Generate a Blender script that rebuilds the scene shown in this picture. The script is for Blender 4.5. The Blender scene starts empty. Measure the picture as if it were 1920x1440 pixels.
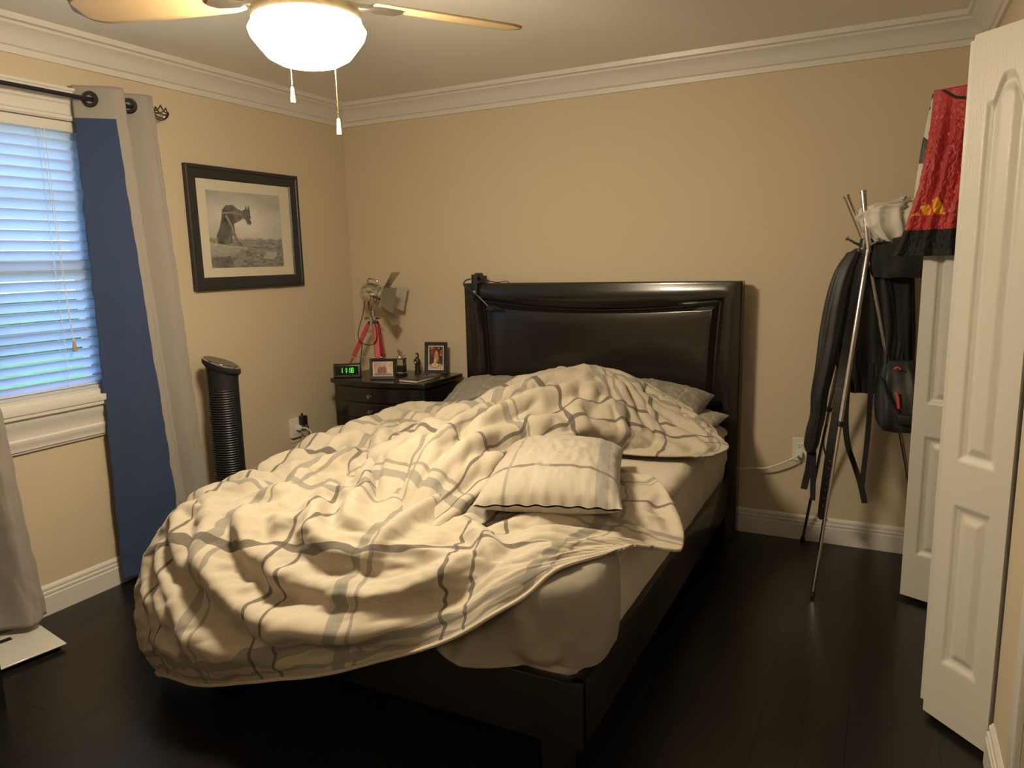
import bpy, bmesh, math, random
import numpy as np
from mathutils import Vector, Matrix
S = bpy.context.scene
random.seed(7)
# ---------------- camera ----------------
def cam_axes(yaw, pitch, roll):
    cy, sy, cp, sp = math.cos(yaw), math.sin(yaw), math.cos(pitch), math.sin(pitch)
    fwd = Vector((sy*cp, cy*cp, -sp)); right = Vector((cy, -sy, 0)); up = right.cross(fwd)
    c, s = math.cos(roll), math.sin(roll)
    return c*right+s*up, -s*right+c*up, fwd
cam = bpy.data.cameras.new('camera'); cam_o = bpy.data.objects.new('camera', cam); S.collection.objects.link(cam_o)
_r, _u, _f = cam_axes(-0.472899, 0.169066, -0.0242708)
M = Matrix(((_r.x, _u.x, -_f.x, 3.152447), (_r.y, _u.y, -_f.y, -3.866345), (_r.z, _u.z, -_f.z, 1.462783), (0, 0, 0, 1)))
cam_o.matrix_world = M
cam.sensor_fit = 'HORIZONTAL'; cam.sensor_width = 36.0; cam.lens = 1363.754*36/1920; cam.clip_start = 0.05
S.camera = cam_o
# ---------------- daylight, exposure ----------------
W = bpy.data.worlds.new('sky'); S.world = W; W.use_nodes = True
bg = W.node_tree.nodes['Background']; bg.inputs['Color'].default_value = (0.35, 0.60, 1.0, 1); bg.inputs['Strength'].default_value = 4.8
S.view_settings.view_transform = 'Standard'; S.view_settings.look = 'None'; S.view_settings.gamma = 1; S.view_settings.exposure = 0.0
S.view_settings.use_curve_mapping = False
S.cycles.use_denoising = True; S.cycles.max_bounces = 8; S.cycles.diffuse_bounces = 5; S.cycles.sample_clamp_indirect = 6
pl = bpy.data.lights.new('window_daylight_portal', 'AREA'); pl.shape = 'RECTANGLE'; pl.size = 0.9; pl.size_y = 1.25
pl.cycles.is_portal = True
po = bpy.data.objects.new('window_daylight_portal', pl); S.collection.objects.link(po)
po.location = (-0.16, -2.19, 1.5); po.rotation_euler = (0, math.radians(-90), 0)
LAMP = (1.0, 0.83, 0.56); LAMP_POWER = 180.0; FILL_POWER = 36.0  # last value drives the added fill dome behind the camera

# ---------------- materials ----------------
MATS = {}
def mat(name, col=(.8, .8, .8), rough=.5, metal=0., bump=0., bscale=60., var=0., vscale=8., spec=.5, emit=None, estr=0., trans=0., coat=0., sheen=0., stretch=None, alpha=1.):
    if name in MATS: return MATS[name]
    m = bpy.data.materials.new(name); m.use_nodes = True; nt = m.node_tree; b = nt.nodes['Principled BSDF']
    b.inputs['Base Color'].default_value = (*col, 1); b.inputs['Roughness'].default_value = rough; b.inputs['Metallic'].default_value = metal
    b.inputs['Specular IOR Level'].default_value = spec; b.inputs['Coat Weight'].default_value = coat; b.inputs['Sheen Weight'].default_value = sheen
    b.inputs['Transmission Weight'].default_value = trans
    tc = nt.nodes.new('ShaderNodeTexCoord'); vec = tc.outputs['Object']
    if stretch:
        mp = nt.nodes.new('ShaderNodeMapping'); mp.inputs['Scale'].default_value = stretch; nt.links.new(vec, mp.inputs['Vector']); vec = mp.outputs['Vector']
    if bump:
        n = nt.nodes.new('ShaderNodeTexNoise'); n.inputs['Scale'].default_value = bscale; n.inputs['Detail'].default_value = 4; nt.links.new(vec, n.inputs['Vector'])
        bp = nt.nodes.new('ShaderNodeBump'); bp.inputs['Strength'].default_value = bump; bp.inputs['Distance'].default_value = 0.01
        nt.links.new(n.outputs['Fac'], bp.inputs['Height']); nt.links.new(bp.outputs['Normal'], b.inputs['Normal'])
    if var:
        n = nt.nodes.new('ShaderNodeTexNoise'); n.inputs['Scale'].default_value = vscale; n.inputs['Detail'].default_value = 5; nt.links.new(vec, n.inputs['Vector'])
        mx = nt.nodes.new('ShaderNodeMix'); mx.data_type = 'RGBA'; nt.links.new(n.outputs['Fac'], mx.inputs['Factor'])
        mx.inputs[6].default_value = (*[c*(1-var) for c in col], 1); mx.inputs[7].default_value = (*[min(1, c*(1+var)) for c in col], 1)
        nt.links.new(mx.outputs[2], b.inputs['Base Color'])
    if emit: b.inputs['Emission Color'].default_value = (*emit, 1); b.inputs['Emission Strength'].default_value = estr
    MATS[name] = m; return m
wallm = mat('tan_wall_paint', (.58, .49, .36), .75, bump=.10, bscale=220, var=.03, vscale=1.5, spec=.3)
ceilm = mat('ceiling_paint', (.82, .79, .74), .9, bump=.12, bscale=250, spec=.2)
trimm = mat('white_gloss_trim', (.66, .63, .60), .35, bump=.03, bscale=120)
doorm = mat('white_moulded_door', (.60, .575, .53), .38, bump=.12, bscale=40, stretch=(9, 9, .7))
blackwood = mat('black_brown_lacquer', (.012, .010, .009), .24, bump=.02, bscale=90, coat=.25)
chrome = mat('chrome', (.72, .69, .66), .14, 1.0)
brushed = mat('brushed_nickel', (.55, .52, .46), .3, 1.0)
gunmetal = mat('gunmetal', (.10, .10, .11), .3, 1.0)
steel = mat('dull_steel', (.42, .40, .37), .35, 1.0)
blackplastic = mat('black_plastic', (.015, .015, .018), .35)
darkrub = mat('black_rubber', (.01, .01, .01), .7)
whiteplastic = mat('white_plastic', (.72, .70, .64), .4)
# floor: dark planks
def floor_material():
    m = bpy.data.materials.new('dark_plank_floor'); m.use_nodes = True; nt = m.node_tree; b = nt.nodes['Principled BSDF']
    tc = nt.nodes.new('ShaderNodeTexCoord'); mp = nt.nodes.new('ShaderNodeMapping'); mp.inputs['Rotation'].default_value = (0, 0, 0)
    mp.inputs['Rotation'].default_value = (0, 0, math.radians(90))
    nt.links.new(tc.outputs['Object'], mp.inputs['Vector'])
    br = nt.nodes.new('ShaderNodeTexBrick'); nt.links.new(mp.outputs['Vector'], br.inputs['Vector'])
    br.inputs['Scale'].default_value = 1.0; br.inputs['Brick Width'].default_value = 1.3; br.inputs['Row Height'].default_value = .125
    br.inputs['Mortar Size'].default_value = .0016; br.inputs['Mortar Smooth'].default_value = .3
    br.inputs['Color1'].default_value = (.007, .0065, .006, 1); br.inputs['Color2'].default_value = (.011, .0095, .0085, 1); br.inputs['Mortar'].default_value = (.002, .002, .002, 1)
    br.offset = .37
    nt.links.new(br.outputs['Color'], b.inputs['Base Color'])
    n = nt.nodes.new('ShaderNodeTexNoise'); n.inputs['Scale'].default_value = 5; mp2 = nt.nodes.new('ShaderNodeMapping'); mp2.inputs['Scale'].default_value = (1, .25, 1)
    nt.links.new(tc.outputs['Object'], mp2.inputs['Vector']); nt.links.new(mp2.outputs['Vector'], n.inputs['Vector'])
    mr = nt.nodes.new('ShaderNodeMapRange'); mr.inputs['To Min'].default_value = .24; mr.inputs['To Max'].default_value = .34
    nt.links.new(n.outputs['Fac'], mr.inputs['Value']); nt.links.new(mr.outputs['Result'], b.inputs['Roughness'])
    ad = nt.nodes.new('ShaderNodeMath'); ad.operation = 'MULTIPLY_ADD'; ad.inputs[1].default_value = -1; nt.links.new(br.outputs['Fac'], ad.inputs[0])
    ml = nt.nodes.new('ShaderNodeMath'); ml.operation = 'MULTIPLY'; ml.inputs[1].default_value = .0; nt.links.new(n.outputs['Fac'], ml.inputs[0]); nt.links.new(ml.outputs[0], ad.inputs[2])
    bp = nt.nodes.new('ShaderNodeBump'); bp.inputs['Strength'].default_value = .25; bp.inputs['Distance'].default_value = .004
    nt.links.new(ad.outputs[0], bp.inputs['Height']); nt.links.new(bp.outputs['Normal'], b.inputs['Normal'])
    b.inputs['Specular IOR Level'].default_value = .34
    return m
# plaid duvet cotton. a list of (axis, position, width, period, colour, strength)
def plaid(name, base, stripes, rough=.85, slub=.05, bump=.25, trim=None):
    m = bpy.data.materials.new(name); m.use_nodes = True; nt = m.node_tree; b = nt.nodes['Principled BSDF']
    b.inputs['Roughness'].default_value = rough; b.inputs['Sheen Weight'].default_value = .15; b.inputs['Specular IOR Level'].default_value = .2
    uv = nt.nodes.new('ShaderNodeUVMap'); sp = nt.nodes.new('ShaderNodeSeparateXYZ'); nt.links.new(uv.outputs[0], sp.inputs[0])
    n = nt.nodes.new('ShaderNodeTexNoise'); n.inputs['Scale'].default_value = 30; n.inputs['Detail'].default_value = 6
    mp = nt.nodes.new('ShaderNodeMapping'); mp.inputs['Scale'].default_value = (1, 14, 1); nt.links.new(uv.outputs[0], mp.inputs[0]); nt.links.new(mp.outputs[0], n.inputs['Vector'])
    mx = nt.nodes.new('ShaderNodeMix'); mx.data_type = 'RGBA'; nt.links.new(n.outputs['Fac'], mx.inputs['Factor'])
    mx.inputs[6].default_value = (*[c*(1-slub) for c in base], 1); mx.inputs[7].default_value = (*[min(1, c*(1+slub)) for c in base], 1)
    cur = mx.outputs[2]
    n2 = nt.nodes.new('ShaderNodeTexNoise'); n2.inputs['Scale'].default_value = 120; mp3 = nt.nodes.new('ShaderNodeMapping'); mp3.inputs['Scale'].default_value = (1, 5, 1)
    nt.links.new(uv.outputs[0], mp3.inputs[0]); nt.links.new(mp3.outputs[0], n2.inputs['Vector'])
    for ax, pos, w, per, col, k in stripes:
        a = nt.nodes.new('ShaderNodeMath'); a.operation = 'SUBTRACT'; a.inputs[1].default_value = pos; nt.links.new(sp.outputs[ax], a.inputs[0])
        q = a
        if per:
            q = nt.nodes.new('ShaderNodeMath'); q.operation = 'PINGPONG'; q.inputs[1].default_value = per/2; nt.links.new(a.outputs[0], q.inputs[0])
        c = nt.nodes.new('ShaderNodeMath'); c.operation = 'COMPARE'; c.inputs[1].default_value = 0; c.inputs[2].default_value = w/2; nt.links.new(q.outputs[0], c.inputs[0])
        t = nt.nodes.new('ShaderNodeMapRange'); t.inputs['To Min'].default_value = k*.75; t.inputs['To Max'].default_value = min(1, k*1.25); nt.links.new(n2.outputs['Fac'], t.inputs['Value'])
        f = nt.nodes.new('ShaderNodeMath'); f.operation = 'MULTIPLY'; nt.links.new(c.outputs[0], f.inputs[0]); nt.links.new(t.outputs[0], f.inputs[1])
        x = nt.nodes.new('ShaderNodeMix'); x.data_type = 'RGBA'; nt.links.new(f.outputs[0], x.inputs['Factor']); nt.links.new(cur, x.inputs[6]); x.inputs[7].default_value = (*col, 1)
        cur = x.outputs[2]
    nt.links.new(cur, b.inputs['Base Color'])
    bp = nt.nodes.new('ShaderNodeBump'); bp.inputs['Strength'].default_value = bump; bp.inputs['Distance'].default_value = .003
    n3 = nt.nodes.new('ShaderNodeTexNoise'); n3.inputs['Scale'].default_value = 45; n3.inputs['Detail'].default_value = 5; nt.links.new(uv.outputs[0], n3.inputs['Vector'])
    nt.links.new(n3.outputs['Fac'], bp.inputs['Height']); nt.links.new(bp.outputs['Normal'], b.inputs['Normal'])
    return m

# ---- cloth core (numpy) ----
def cr_interp(P, n):
    """Catmull-Rom through the rows of P (k,...) -> n samples"""
    P = np.asarray(P, float); k = len(P)
    E = np.concatenate([[2*P[0]-P[1]], P, [2*P[-1]-P[-2]]])
    t = np.linspace(0, k-1, n); i = np.minimum(t.astype(int), k-2); f = (t-i).reshape((-1,)+(1,)*(P.ndim-1))
    a, b, c, d = E[i], E[i+1], E[i+2], E[i+3]
    return 0.5*((2*b)+(c-a)*f+(2*a-5*b+4*c-d)*f*f+(3*b-a-3*c+d)*f**3)
def surf(C, n, m):
    S = cr_interp(C, n)
    return np.swapaxes(cr_interp(np.swapaxes(S, 0, 1), m), 0, 1)
def gnormals(S):
    du = np.gradient(S, axis=0); dv = np.gradient(S, axis=1)
    N = np.cross(du, dv); return N/(np.linalg.norm(N, axis=2, keepdims=True)+1e-12)
def blur(A, it):
    for _ in range(it):
        B = np.pad(A, [(1, 1), (1, 1)]+[(0, 0)]*(A.ndim-2), mode='edge')
        A = (B[:-2, 1:-1]+B[2:, 1:-1]+B[1:-1, :-2]+B[1:-1, 2:]+4*A)/8
    return A
def ridge_disp(S, ridges):
    D = np.zeros(S.shape[:2])
    for amp, w, pts in ridges:
        pts = cr_interp(np.array(pts, float), 8*len(pts))
        best = np.full(S.shape[:2], 9.0); tt = np.zeros(S.shape[:2])
        for i in range(len(pts)-1):
            a, b = pts[i], pts[i+1]; ab = b-a
            t = np.clip(((S-a)@ab)/(ab@ab+1e-12), 0, 1)
            d = np.linalg.norm(S-a-t[..., None]*ab, axis=2)
            m = d < best; best = np.where(m, d, best); tt = np.where(m, (i+t)/(len(pts)-1), tt)
        prof = np.exp(-(best/w)**1.35)-0.45*np.exp(-((best-1.9*w)/(0.9*w))**2)
        fade = np.clip(np.minimum(tt, 1-tt)*5+0.15, 0, 1)
        D += amp*prof*fade
    return D
def relax(base, rest_k, iters, seed, pull=0.02, noise=0.006, bend=0.25, lim=None, floor=None):
    """let a sheet with too much cloth settle near its base shape: edge lengths, bending, a weak pull"""
    rng = np.random.RandomState(seed); N = gnormals(base)
    h = blur(rng.randn(*base.shape[:2]), 3); h /= np.abs(h).max()
    P = base+N*(h*noise*2)[..., None]
    kx, ky = rest_k
    if np.ndim(kx) == 2:
        kx0, ky0 = kx, ky
    else:
        kx0 = np.full(base.shape[:2], kx); ky0 = np.full(base.shape[:2], ky)
    def L(A, B): return np.linalg.norm(A-B, axis=2, keepdims=True)
    rx = L(base[1:], base[:-1])*kx0[1:, :, None]; ry = L(base[:, 1:], base[:, :-1])*ky0[:, 1:, None]
    g = (kx0+ky0)/2
    rd = L(base[1:, 1:], base[:-1, :-1])*g[1:, 1:, None]; re = L(base[1:, :-1], base[:-1, 1:])*g[1:, 1:, None]
    for it in range(iters):
        C = np.zeros_like(P)
        def con(sa, sb, r, k):
            a = P[sa]; b = P[sb]; d = a-b; l = np.sqrt((d*d).sum(2, keepdims=True))+1e-9
            c = d*((l-r)/l)*(0.5*k); C[sa] -= c; C[sb] += c
        s1, s0, al = slice(1, None), slice(None, -1), slice(None)
        con((s1, al), (s0, al), rx, .45); con((al, s1), (al, s0), ry, .45)
        con((s1, s1), (s0, s0), rd, .2); con((s1, s0), (s0, s1), re, .2)
        lap = np.zeros_like(P)
        lap[1:-1] += (P[2:]+P[:-2])/2-P[1:-1]; lap[:, 1:-1] += (P[:, 2:]+P[:, :-2])/2-P[:, 1:-1]
        l2 = np.zeros_like(P)
        l2[1:-1] += (lap[2:]+lap[:-2])/2-lap[1:-1]; l2[:, 1:-1] += (lap[:, 2:]+lap[:, :-2])/2-lap[:, 1:-1]
        P = P+C-bend*l2+pull*(base-P)
        if lim is not None:
            d = P-base; l = np.linalg.norm(d, axis=2, keepdims=True)
            P = base+d*np.minimum(1, lim/(l+1e-9))
        if floor is not None: P[..., 2] = np.maximum(P[..., 2], floor)
    return P

def settle(base, rest_k, seed, iters=(160, 120, 60), steps=(4, 2, 1), lims=(.020, .015, .007), ks=(.8, .9, .6), noise=.02, pull=.01, hem=.3):
    """coarse to fine relaxation, so that wide folds come first and fine creases last"""
    n, m = base.shape[:2]; off = np.zeros_like(base)
    e = np.minimum.outer(np.minimum(np.arange(n), np.arange(n)[::-1]), np.minimum(np.arange(m), np.arange(m)[::-1])); K = (hem+(1-hem)*np.clip(e/14, 0, 1))[..., None]
    cell = np.linalg.norm(np.gradient(base, axis=0), axis=2); K = K*blur(np.clip(cell/np.median(cell)*1.2-.1, .12, 1), 6)[..., None]
    for it, st, lim, k, sd in zip(iters, steps, lims, ks, range(9)):
        a, b = n//st, m//st; i = np.linspace(0, n-1, a).round().astype(int); j = np.linspace(0, m-1, b).round().astype(int)
        cur = (base+off)[np.ix_(i, j)]
        P = relax(cur, (1+(rest_k[0]-1)*k, 1+(rest_k[1]-1)*k), it, seed+sd, pull=pull, noise=noise/(2**sd), bend=.05, lim=lim)
        P = blur(P, 1)
        d = P-cur; off = off+(surf(d, n, m) if st > 1 else d)
    return base+off*K

def fbm(X, Y, s, seed, o=4):
    r = np.zeros_like(X); rng = np.random.RandomState(seed); amp = 1
    for k in range(o):
        g = rng.rand(64, 64); fx, fy = X*s*2**k, Y*s*2**k; i, j = np.floor(fx).astype(int), np.floor(fy).astype(int); u, v = fx-i, fy-j; u = u*u*(3-2*u); v = v*v*(3-2*v)
        G = lambda a, b: g[a % 64, b % 64]
        r += amp*((G(i, j)*(1-u)+G(i+1, j)*u)*(1-v)+(G(i, j+1)*(1-u)+G(i+1, j+1)*u)*v-.5); amp *= .55
    return r

def crease_field(n, m, W, L, seed):
    """sharp-crested crumple pattern over a W x L metre cloth, values about 0..1"""
    Y, X = np.meshgrid(np.linspace(0, L, n), np.linspace(0, W, m), indexing='ij')
    wx = X+.10*fbm(X, Y, 2.2, seed, 2); wy = Y+.10*fbm(X, Y, 2.2, seed+1, 2)
    def rg(a, b, s, k): return np.clip(1-np.abs(fbm(a, b, s, k, 1))*4.2, 0, 1)**1.6
    mask = np.clip(.5+1.6*fbm(X, Y, 2.5, seed+7, 2), .05, 1)
    return (rg((wx-wy*.5)*.35, wy+.5*wx, 7, seed+2)*.8+rg(wx, wy*.28, 10, seed+3)*.7+rg((wx-wy)*.5, (wx+wy), 15, seed+4)*.3)*mask

DUV_A = [
 [(.86,-.98,.30),(.87,-.98,.55),(.96,-.88,.73),(1.2,-.74,.75),(1.5,-.80,.75),(1.75,-.90,.73),(1.95,-1.05,.67),(2.12,-1.18,.655),(2.28,-1.26,.655)],
 [(.83,-1.25,.28),(.85,-1.25,.53),(.97,-1.22,.71),(1.22,-1.15,.77),(1.5,-1.15,.74),(1.8,-1.2,.70),(2.0,-1.35,.66),(2.22,-1.36,.655),(2.41,-1.33,.655)],
 [(.82,-1.55,.25),(.84,-1.55,.51),(.96,-1.54,.69),(1.22,-1.5,.74),(1.5,-1.5,.73),(1.8,-1.5,.70),(2.05,-1.55,.655),(2.3,-1.53,.655),(2.52,-1.47,.64)],
 [(.80,-1.85,.22),(.83,-1.85,.49),(.96,-1.84,.65),(1.22,-1.8,.69),(1.5,-1.78,.70),(1.8,-1.8,.69),(2.08,-1.80,.66),(2.34,-1.74,.66),(2.60,-1.62,.615)],
 [(.78,-2.10,.18),(.80,-2.12,.44),(.95,-2.08,.64),(1.22,-2.05,.67),(1.5,-2.03,.69),(1.8,-2.02,.69),(2.08,-2.00,.665),(2.36,-1.90,.665),(2.645,-1.76,.585)],
 [(.82,-2.25,.12),(.84,-2.27,.40),(1.0,-2.26,.585),(1.22,-2.25,.63),(1.5,-2.23,.655),(1.8,-2.20,.665),(2.08,-2.13,.667),(2.34,-2.03,.672),(2.61,-1.85,.612)],
 [(.85,-2.29,.10),(.87,-2.34,.28),(1.02,-2.37,.43),(1.24,-2.40,.47),(1.5,-2.36,.52),(1.8,-2.31,.56),(2.1,-2.25,.618),(2.33,-2.15,.664),(2.56,-1.94,.648)],
 [(.89,-2.31,.07),(.91,-2.37,.17),(1.05,-2.42,.25),(1.26,-2.48,.29),(1.5,-2.45,.35),(1.8,-2.38,.43),(2.12,-2.31,.52),(2.32,-2.25,.640),(2.53,-2.00,.654)],
 [(.91,-2.30,.05),(.94,-2.34,.05),(1.07,-2.39,.10),(1.27,-2.42,.14),(1.5,-2.40,.20),(1.78,-2.36,.28),(2.14,-2.35,.45),(2.33,-2.30,.575),(2.51,-2.035,.650)],
]
DUV_B = [
 [(1.50,-1.98,.60),(1.60,-1.98,.62),(1.72,-2.04,.635),(1.84,-2.09,.635),(1.93,-2.12,.63),(1.95,-2.10,.60)],
 [(1.30,-1.70,.68),(1.45,-1.70,.73),(1.66,-1.74,.80),(1.83,-1.79,.80),(1.99,-1.82,.73),(1.97,-1.80,.65)],
 [(1.22,-1.38,.70),(1.42,-1.38,.77),(1.62,-1.42,.83),(1.79,-1.47,.83),(1.94,-1.52,.75),(1.92,-1.50,.66)],
 [(1.25,-1.06,.72),(1.45,-1.08,.79),(1.65,-1.14,.86),(1.82,-1.22,.865),(1.99,-1.35,.77),(1.97,-1.32,.66)],
 [(1.30,-.78,.74),(1.48,-.78,.80),(1.68,-.84,.885),(1.88,-.95,.90),(2.08,-1.16,.79),(2.05,-1.12,.67)],
 [(1.48,-.60,.76),(1.62,-.58,.83),(1.80,-.60,.905),(1.98,-.72,.915),(2.20,-1.02,.76),(2.17,-1.05,.655)],
 [(1.70,-.46,.78),(1.84,-.46,.85),(1.96,-.52,.91),(2.10,-.66,.875),(2.29,-.93,.71),(2.28,-1.04,.65)],
 [(1.98,-.42,.78),(2.08,-.44,.84),(2.17,-.52,.84),(2.26,-.68,.78),(2.38,-.90,.69),(2.38,-1.02,.65)],
 [(2.20,-.46,.74),(2.27,-.50,.77),(2.34,-.58,.77),(2.42,-.71,.73),(2.50,-.86,.675),(2.48,-.98,.645)],
 [(2.46,-.62,.70),(2.49,-.66,.71),(2.53,-.71,.705),(2.56,-.77,.69),(2.61,-.84,.665),(2.56,-.92,.645)],
]

# ---------------- object helpers ----------------
def link(name, me, m=None, parent=None):
    o = bpy.data.objects.new(name, me); S.collection.objects.link(o)
    if m is not None:
        for k in (m if isinstance(m, (list, tuple)) else [m]): me.materials.append(k)
    if parent is not None:
        o.parent = parent
        o.matrix_parent_inverse = parent.matrix_basis.inverted()
    return o
def tag(o, label=None, cat=None, group=None, kind=None):
    if label: o['label'] = label
    if cat: o['category'] = cat
    if group: o['group'] = group
    if kind: o['kind'] = kind
    return o
def empty(name, loc, label, cat, group=None):
    o = bpy.data.objects.new(name, None); S.collection.objects.link(o); o.location = loc; o.empty_display_size = .05
    return tag(o, label, cat, group)
class MB:
    def __init__(self): self.bm = bmesh.new()
    def add(self, vs, fs, mi=0):
        v = [self.bm.verts.new(p) for p in vs]
        for f in fs:
            try:
                q = self.bm.faces.new([v[i] for i in f]); q.material_index = mi
            except ValueError: pass
        return self
    def box(self, lo, hi, bevel=0., rot=None, about=None, mi=0):
        b = bmesh.new(); bmesh.ops.create_cube(b, size=1.0)
        lo, hi = Vector(lo), Vector(hi); c = (lo+hi)/2; d = hi-lo
        for v in b.verts: v.co = Vector((v.co.x*d.x, v.co.y*d.y, v.co.z*d.z))+c
        if bevel: bmesh.ops.bevel(b, geom=b.edges[:], offset=bevel, segments=2, profile=.6, affect='EDGES')
        if rot is not None:
            ab = Vector(about) if about is not None else c
            for v in b.verts: v.co = rot @ (v.co-ab)+ab
        self.merge(b, mi); return self
    def merge(self, b, mi=0):
        b.verts.ensure_lookup_table(); off = [self.bm.verts.new(v.co) for v in b.verts]
        for i, v in enumerate(b.verts): v.index = i
        for f in b.faces:
            try:
                q = self.bm.faces.new([off[v.index] for v in f.verts]); q.material_index = mi
            except ValueError: pass
        b.free()
    def tube(self, pts, r, n=10, cap=True, mi=0, smooth=0):
        pts = [Vector(p) for p in pts]
        if smooth:
            pts = [Vector(q) for q in cr_interp(np.array([tuple(p) for p in pts]), (len(pts)-1)*smooth+1)]
        rr = r if isinstance(r, (list, tuple)) else [r]*len(pts)
        if len(rr) != len(pts): rr = list(np.interp(np.linspace(0, 1, len(pts)), np.linspace(0, 1, len(rr)), rr))
        rings = []; ref = None
        for i, p in enumerate(pts):
            t = (pts[min(i+1, len(pts)-1)]-pts[max(i-1, 0)]).normalized()
            if ref is None: ref = t.orthogonal().normalized()
            ref = (ref-t*ref.dot(t))
            if ref.length < 1e-6: ref = t.orthogonal()
            ref.normalize(); bi = t.cross(ref)
            rings.append([self.bm.verts.new(p+(ref*math.cos(2*math.pi*k/n)+bi*math.sin(2*math.pi*k/n))*rr[i]) for k in range(n)])
        for a, b in zip(rings, rings[1:]):
            for k in range(n):
                q = self.bm.faces.new((a[k], a[(k+1) % n], b[(k+1) % n], b[k])); q.material_index = mi
        if cap:
            for rg in (rings[0][::-1], rings[-1]): self.bm.faces.new(rg).material_index = mi
        return self
    def lathe(self, prof, c=(0, 0, 0), n=32, axis=None, mi=0):
        """prof: (r, z) list, about the axis through c"""
        c = Vector(c); R = Matrix.Identity(3) if axis is None else Vector((0, 0, 1)).rotation_difference(Vector(axis)).to_matrix()
        rings = []
        for r, z in prof:
            if r < 1e-5: rings.append([self.bm.verts.new(c+R @ Vector((0, 0, z)))])
            else: rings.append([self.bm.verts.new(c+R @ Vector((r*math.cos(2*math.pi*k/n), r*math.sin(2*math.pi*k/n), z))) for k in range(n)])
        for a, b in zip(rings, rings[1:]):
            for k in range(n):
                k2 = (k+1) % n
                vs = ([a[0]] if len(a) == 1 else [a[k], a[k2]])+([b[0]] if len(b) == 1 else [b[k2], b[k]])
                if len(vs) >= 3:
                    try: self.bm.faces.new(vs).material_index = mi
                    except ValueError: pass
        return self
    def sweep(self, prof, path, closed=False, cap=True, mi=0):
        """prof: 2-D points (out, up); path: list of (point, out_vector, up_vector) already mitred"""
        rings = [[self.bm.verts.new(Vector(p)+Vector(o)*a+Vector(u)*b) for a, b in prof] for p, o, u in path]
        n = len(prof); prs = list(zip(rings, rings[1:]))+([(rings[-1], rings[0])] if closed else [])
        for a, b in prs:
            for k in range(n):
                self.bm.faces.new((a[k], a[(k+1) % n], b[(k+1) % n], b[k])).material_index = mi
        if cap and not closed:
            self.bm.faces.new(rings[0][::-1]); self.bm.faces.new(rings[-1])
        return self
    def prism(self, poly, d, mi=0):
        """poly: 3-D planar points, d: extrusion vector"""
        d = Vector(d); a = [self.bm.verts.new(p) for p in poly]; b = [self.bm.verts.new(Vector(p)+d) for p in poly]; n = len(poly)
        self.bm.faces.new(a[::-1]).material_index = mi; self.bm.faces.new(b).material_index = mi
        for k in range(n): self.bm.faces.new((a[k], a[(k+1) % n], b[(k+1) % n], b[k])).material_index = mi
        return self
    def build(self, name, m, parent=None, smooth=True, bevel=0., ang=35):
        bmesh.ops.recalc_face_normals(self.bm, faces=self.bm.faces)
        me = bpy.data.meshes.new(name); self.bm.to_mesh(me); self.bm.free()
        o = link(name, me, m, parent)
        if smooth:
            me.polygons.foreach_set('use_smooth', [True]*len(me.polygons))
            try: me.set_sharp_from_angle(angle=math.radians(ang))
            except Exception: pass
        if bevel:
            b = o.modifiers.new('bevel', 'BEVEL'); b.width = bevel; b.segments = 2; b.limit_method = 'ANGLE'
        return o
def grid_mesh(name, grids, m, parent=None, uvs=None, solid=0., sub=0, attr=None, matidx=None):
    """grids: list of (n,m,3) arrays -> one smooth mesh, uvs: list of (n,m,2)"""
    V = []; F = []; U = []; off = 0
    for gi, G in enumerate(grids):
        n, k = G.shape[:2]; V.append(G.reshape(-1, 3)); idx = np.arange(n*k).reshape(n, k)+off
        F.append(np.stack([idx[:-1, :-1], idx[1:, :-1], idx[1:, 1:], idx[:-1, 1:]], -1).reshape(-1, 4)); off += n*k
        U.append((uvs[gi] if uvs else np.stack(np.meshgrid(np.linspace(0, 1, n), np.linspace(0, 1, k), indexing='ij'), -1)).reshape(-1, 2))
    V = np.concatenate(V); F = np.concatenate(F); U = np.concatenate(U)
    me = bpy.data.meshes.new(name); me.vertices.add(len(V)); me.vertices.foreach_set('co', V.astype(np.float32).ravel())
    me.loops.add(F.size); me.loops.foreach_set('vertex_index', F.ravel().astype(np.int32))
    me.polygons.add(len(F)); me.polygons.foreach_set('loop_start', np.arange(0, F.size, 4, dtype=np.int32)); me.polygons.foreach_set('loop_total', np.full(len(F), 4, np.int32))
    me.update(calc_edges=True)
    l = me.uv_layers.new(name='UVMap'); l.data.foreach_set('uv', U[F.ravel()].astype(np.float32).ravel())
    me.polygons.foreach_set('use_smooth', np.ones(len(F), bool))
    o = link(name, me, m, parent)
    if matidx is not None: me.polygons.foreach_set('material_index', matidx.astype(np.int32))
    if attr is not None:
        a = me.color_attributes.new('print', 'FLOAT_COLOR', 'CORNER'); c = np.repeat(attr, 4, axis=0); c = np.concatenate([c, np.ones((len(c), 1))], 1)
        a.data.foreach_set('color', c.astype(np.float32).ravel())
    if sub: s = o.modifiers.new('sub', 'SUBSURF'); s.levels = sub; s.render_levels = sub
    if solid: s = o.modifiers.new('solid', 'SOLIDIFY'); s.thickness = solid; s.offset = -1
    return o
def noise2(n, m, it, seed, amp=1.):
    h = blur(np.random.RandomState(seed).randn(n, m), it); return h/np.abs(h).max()*amp
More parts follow.
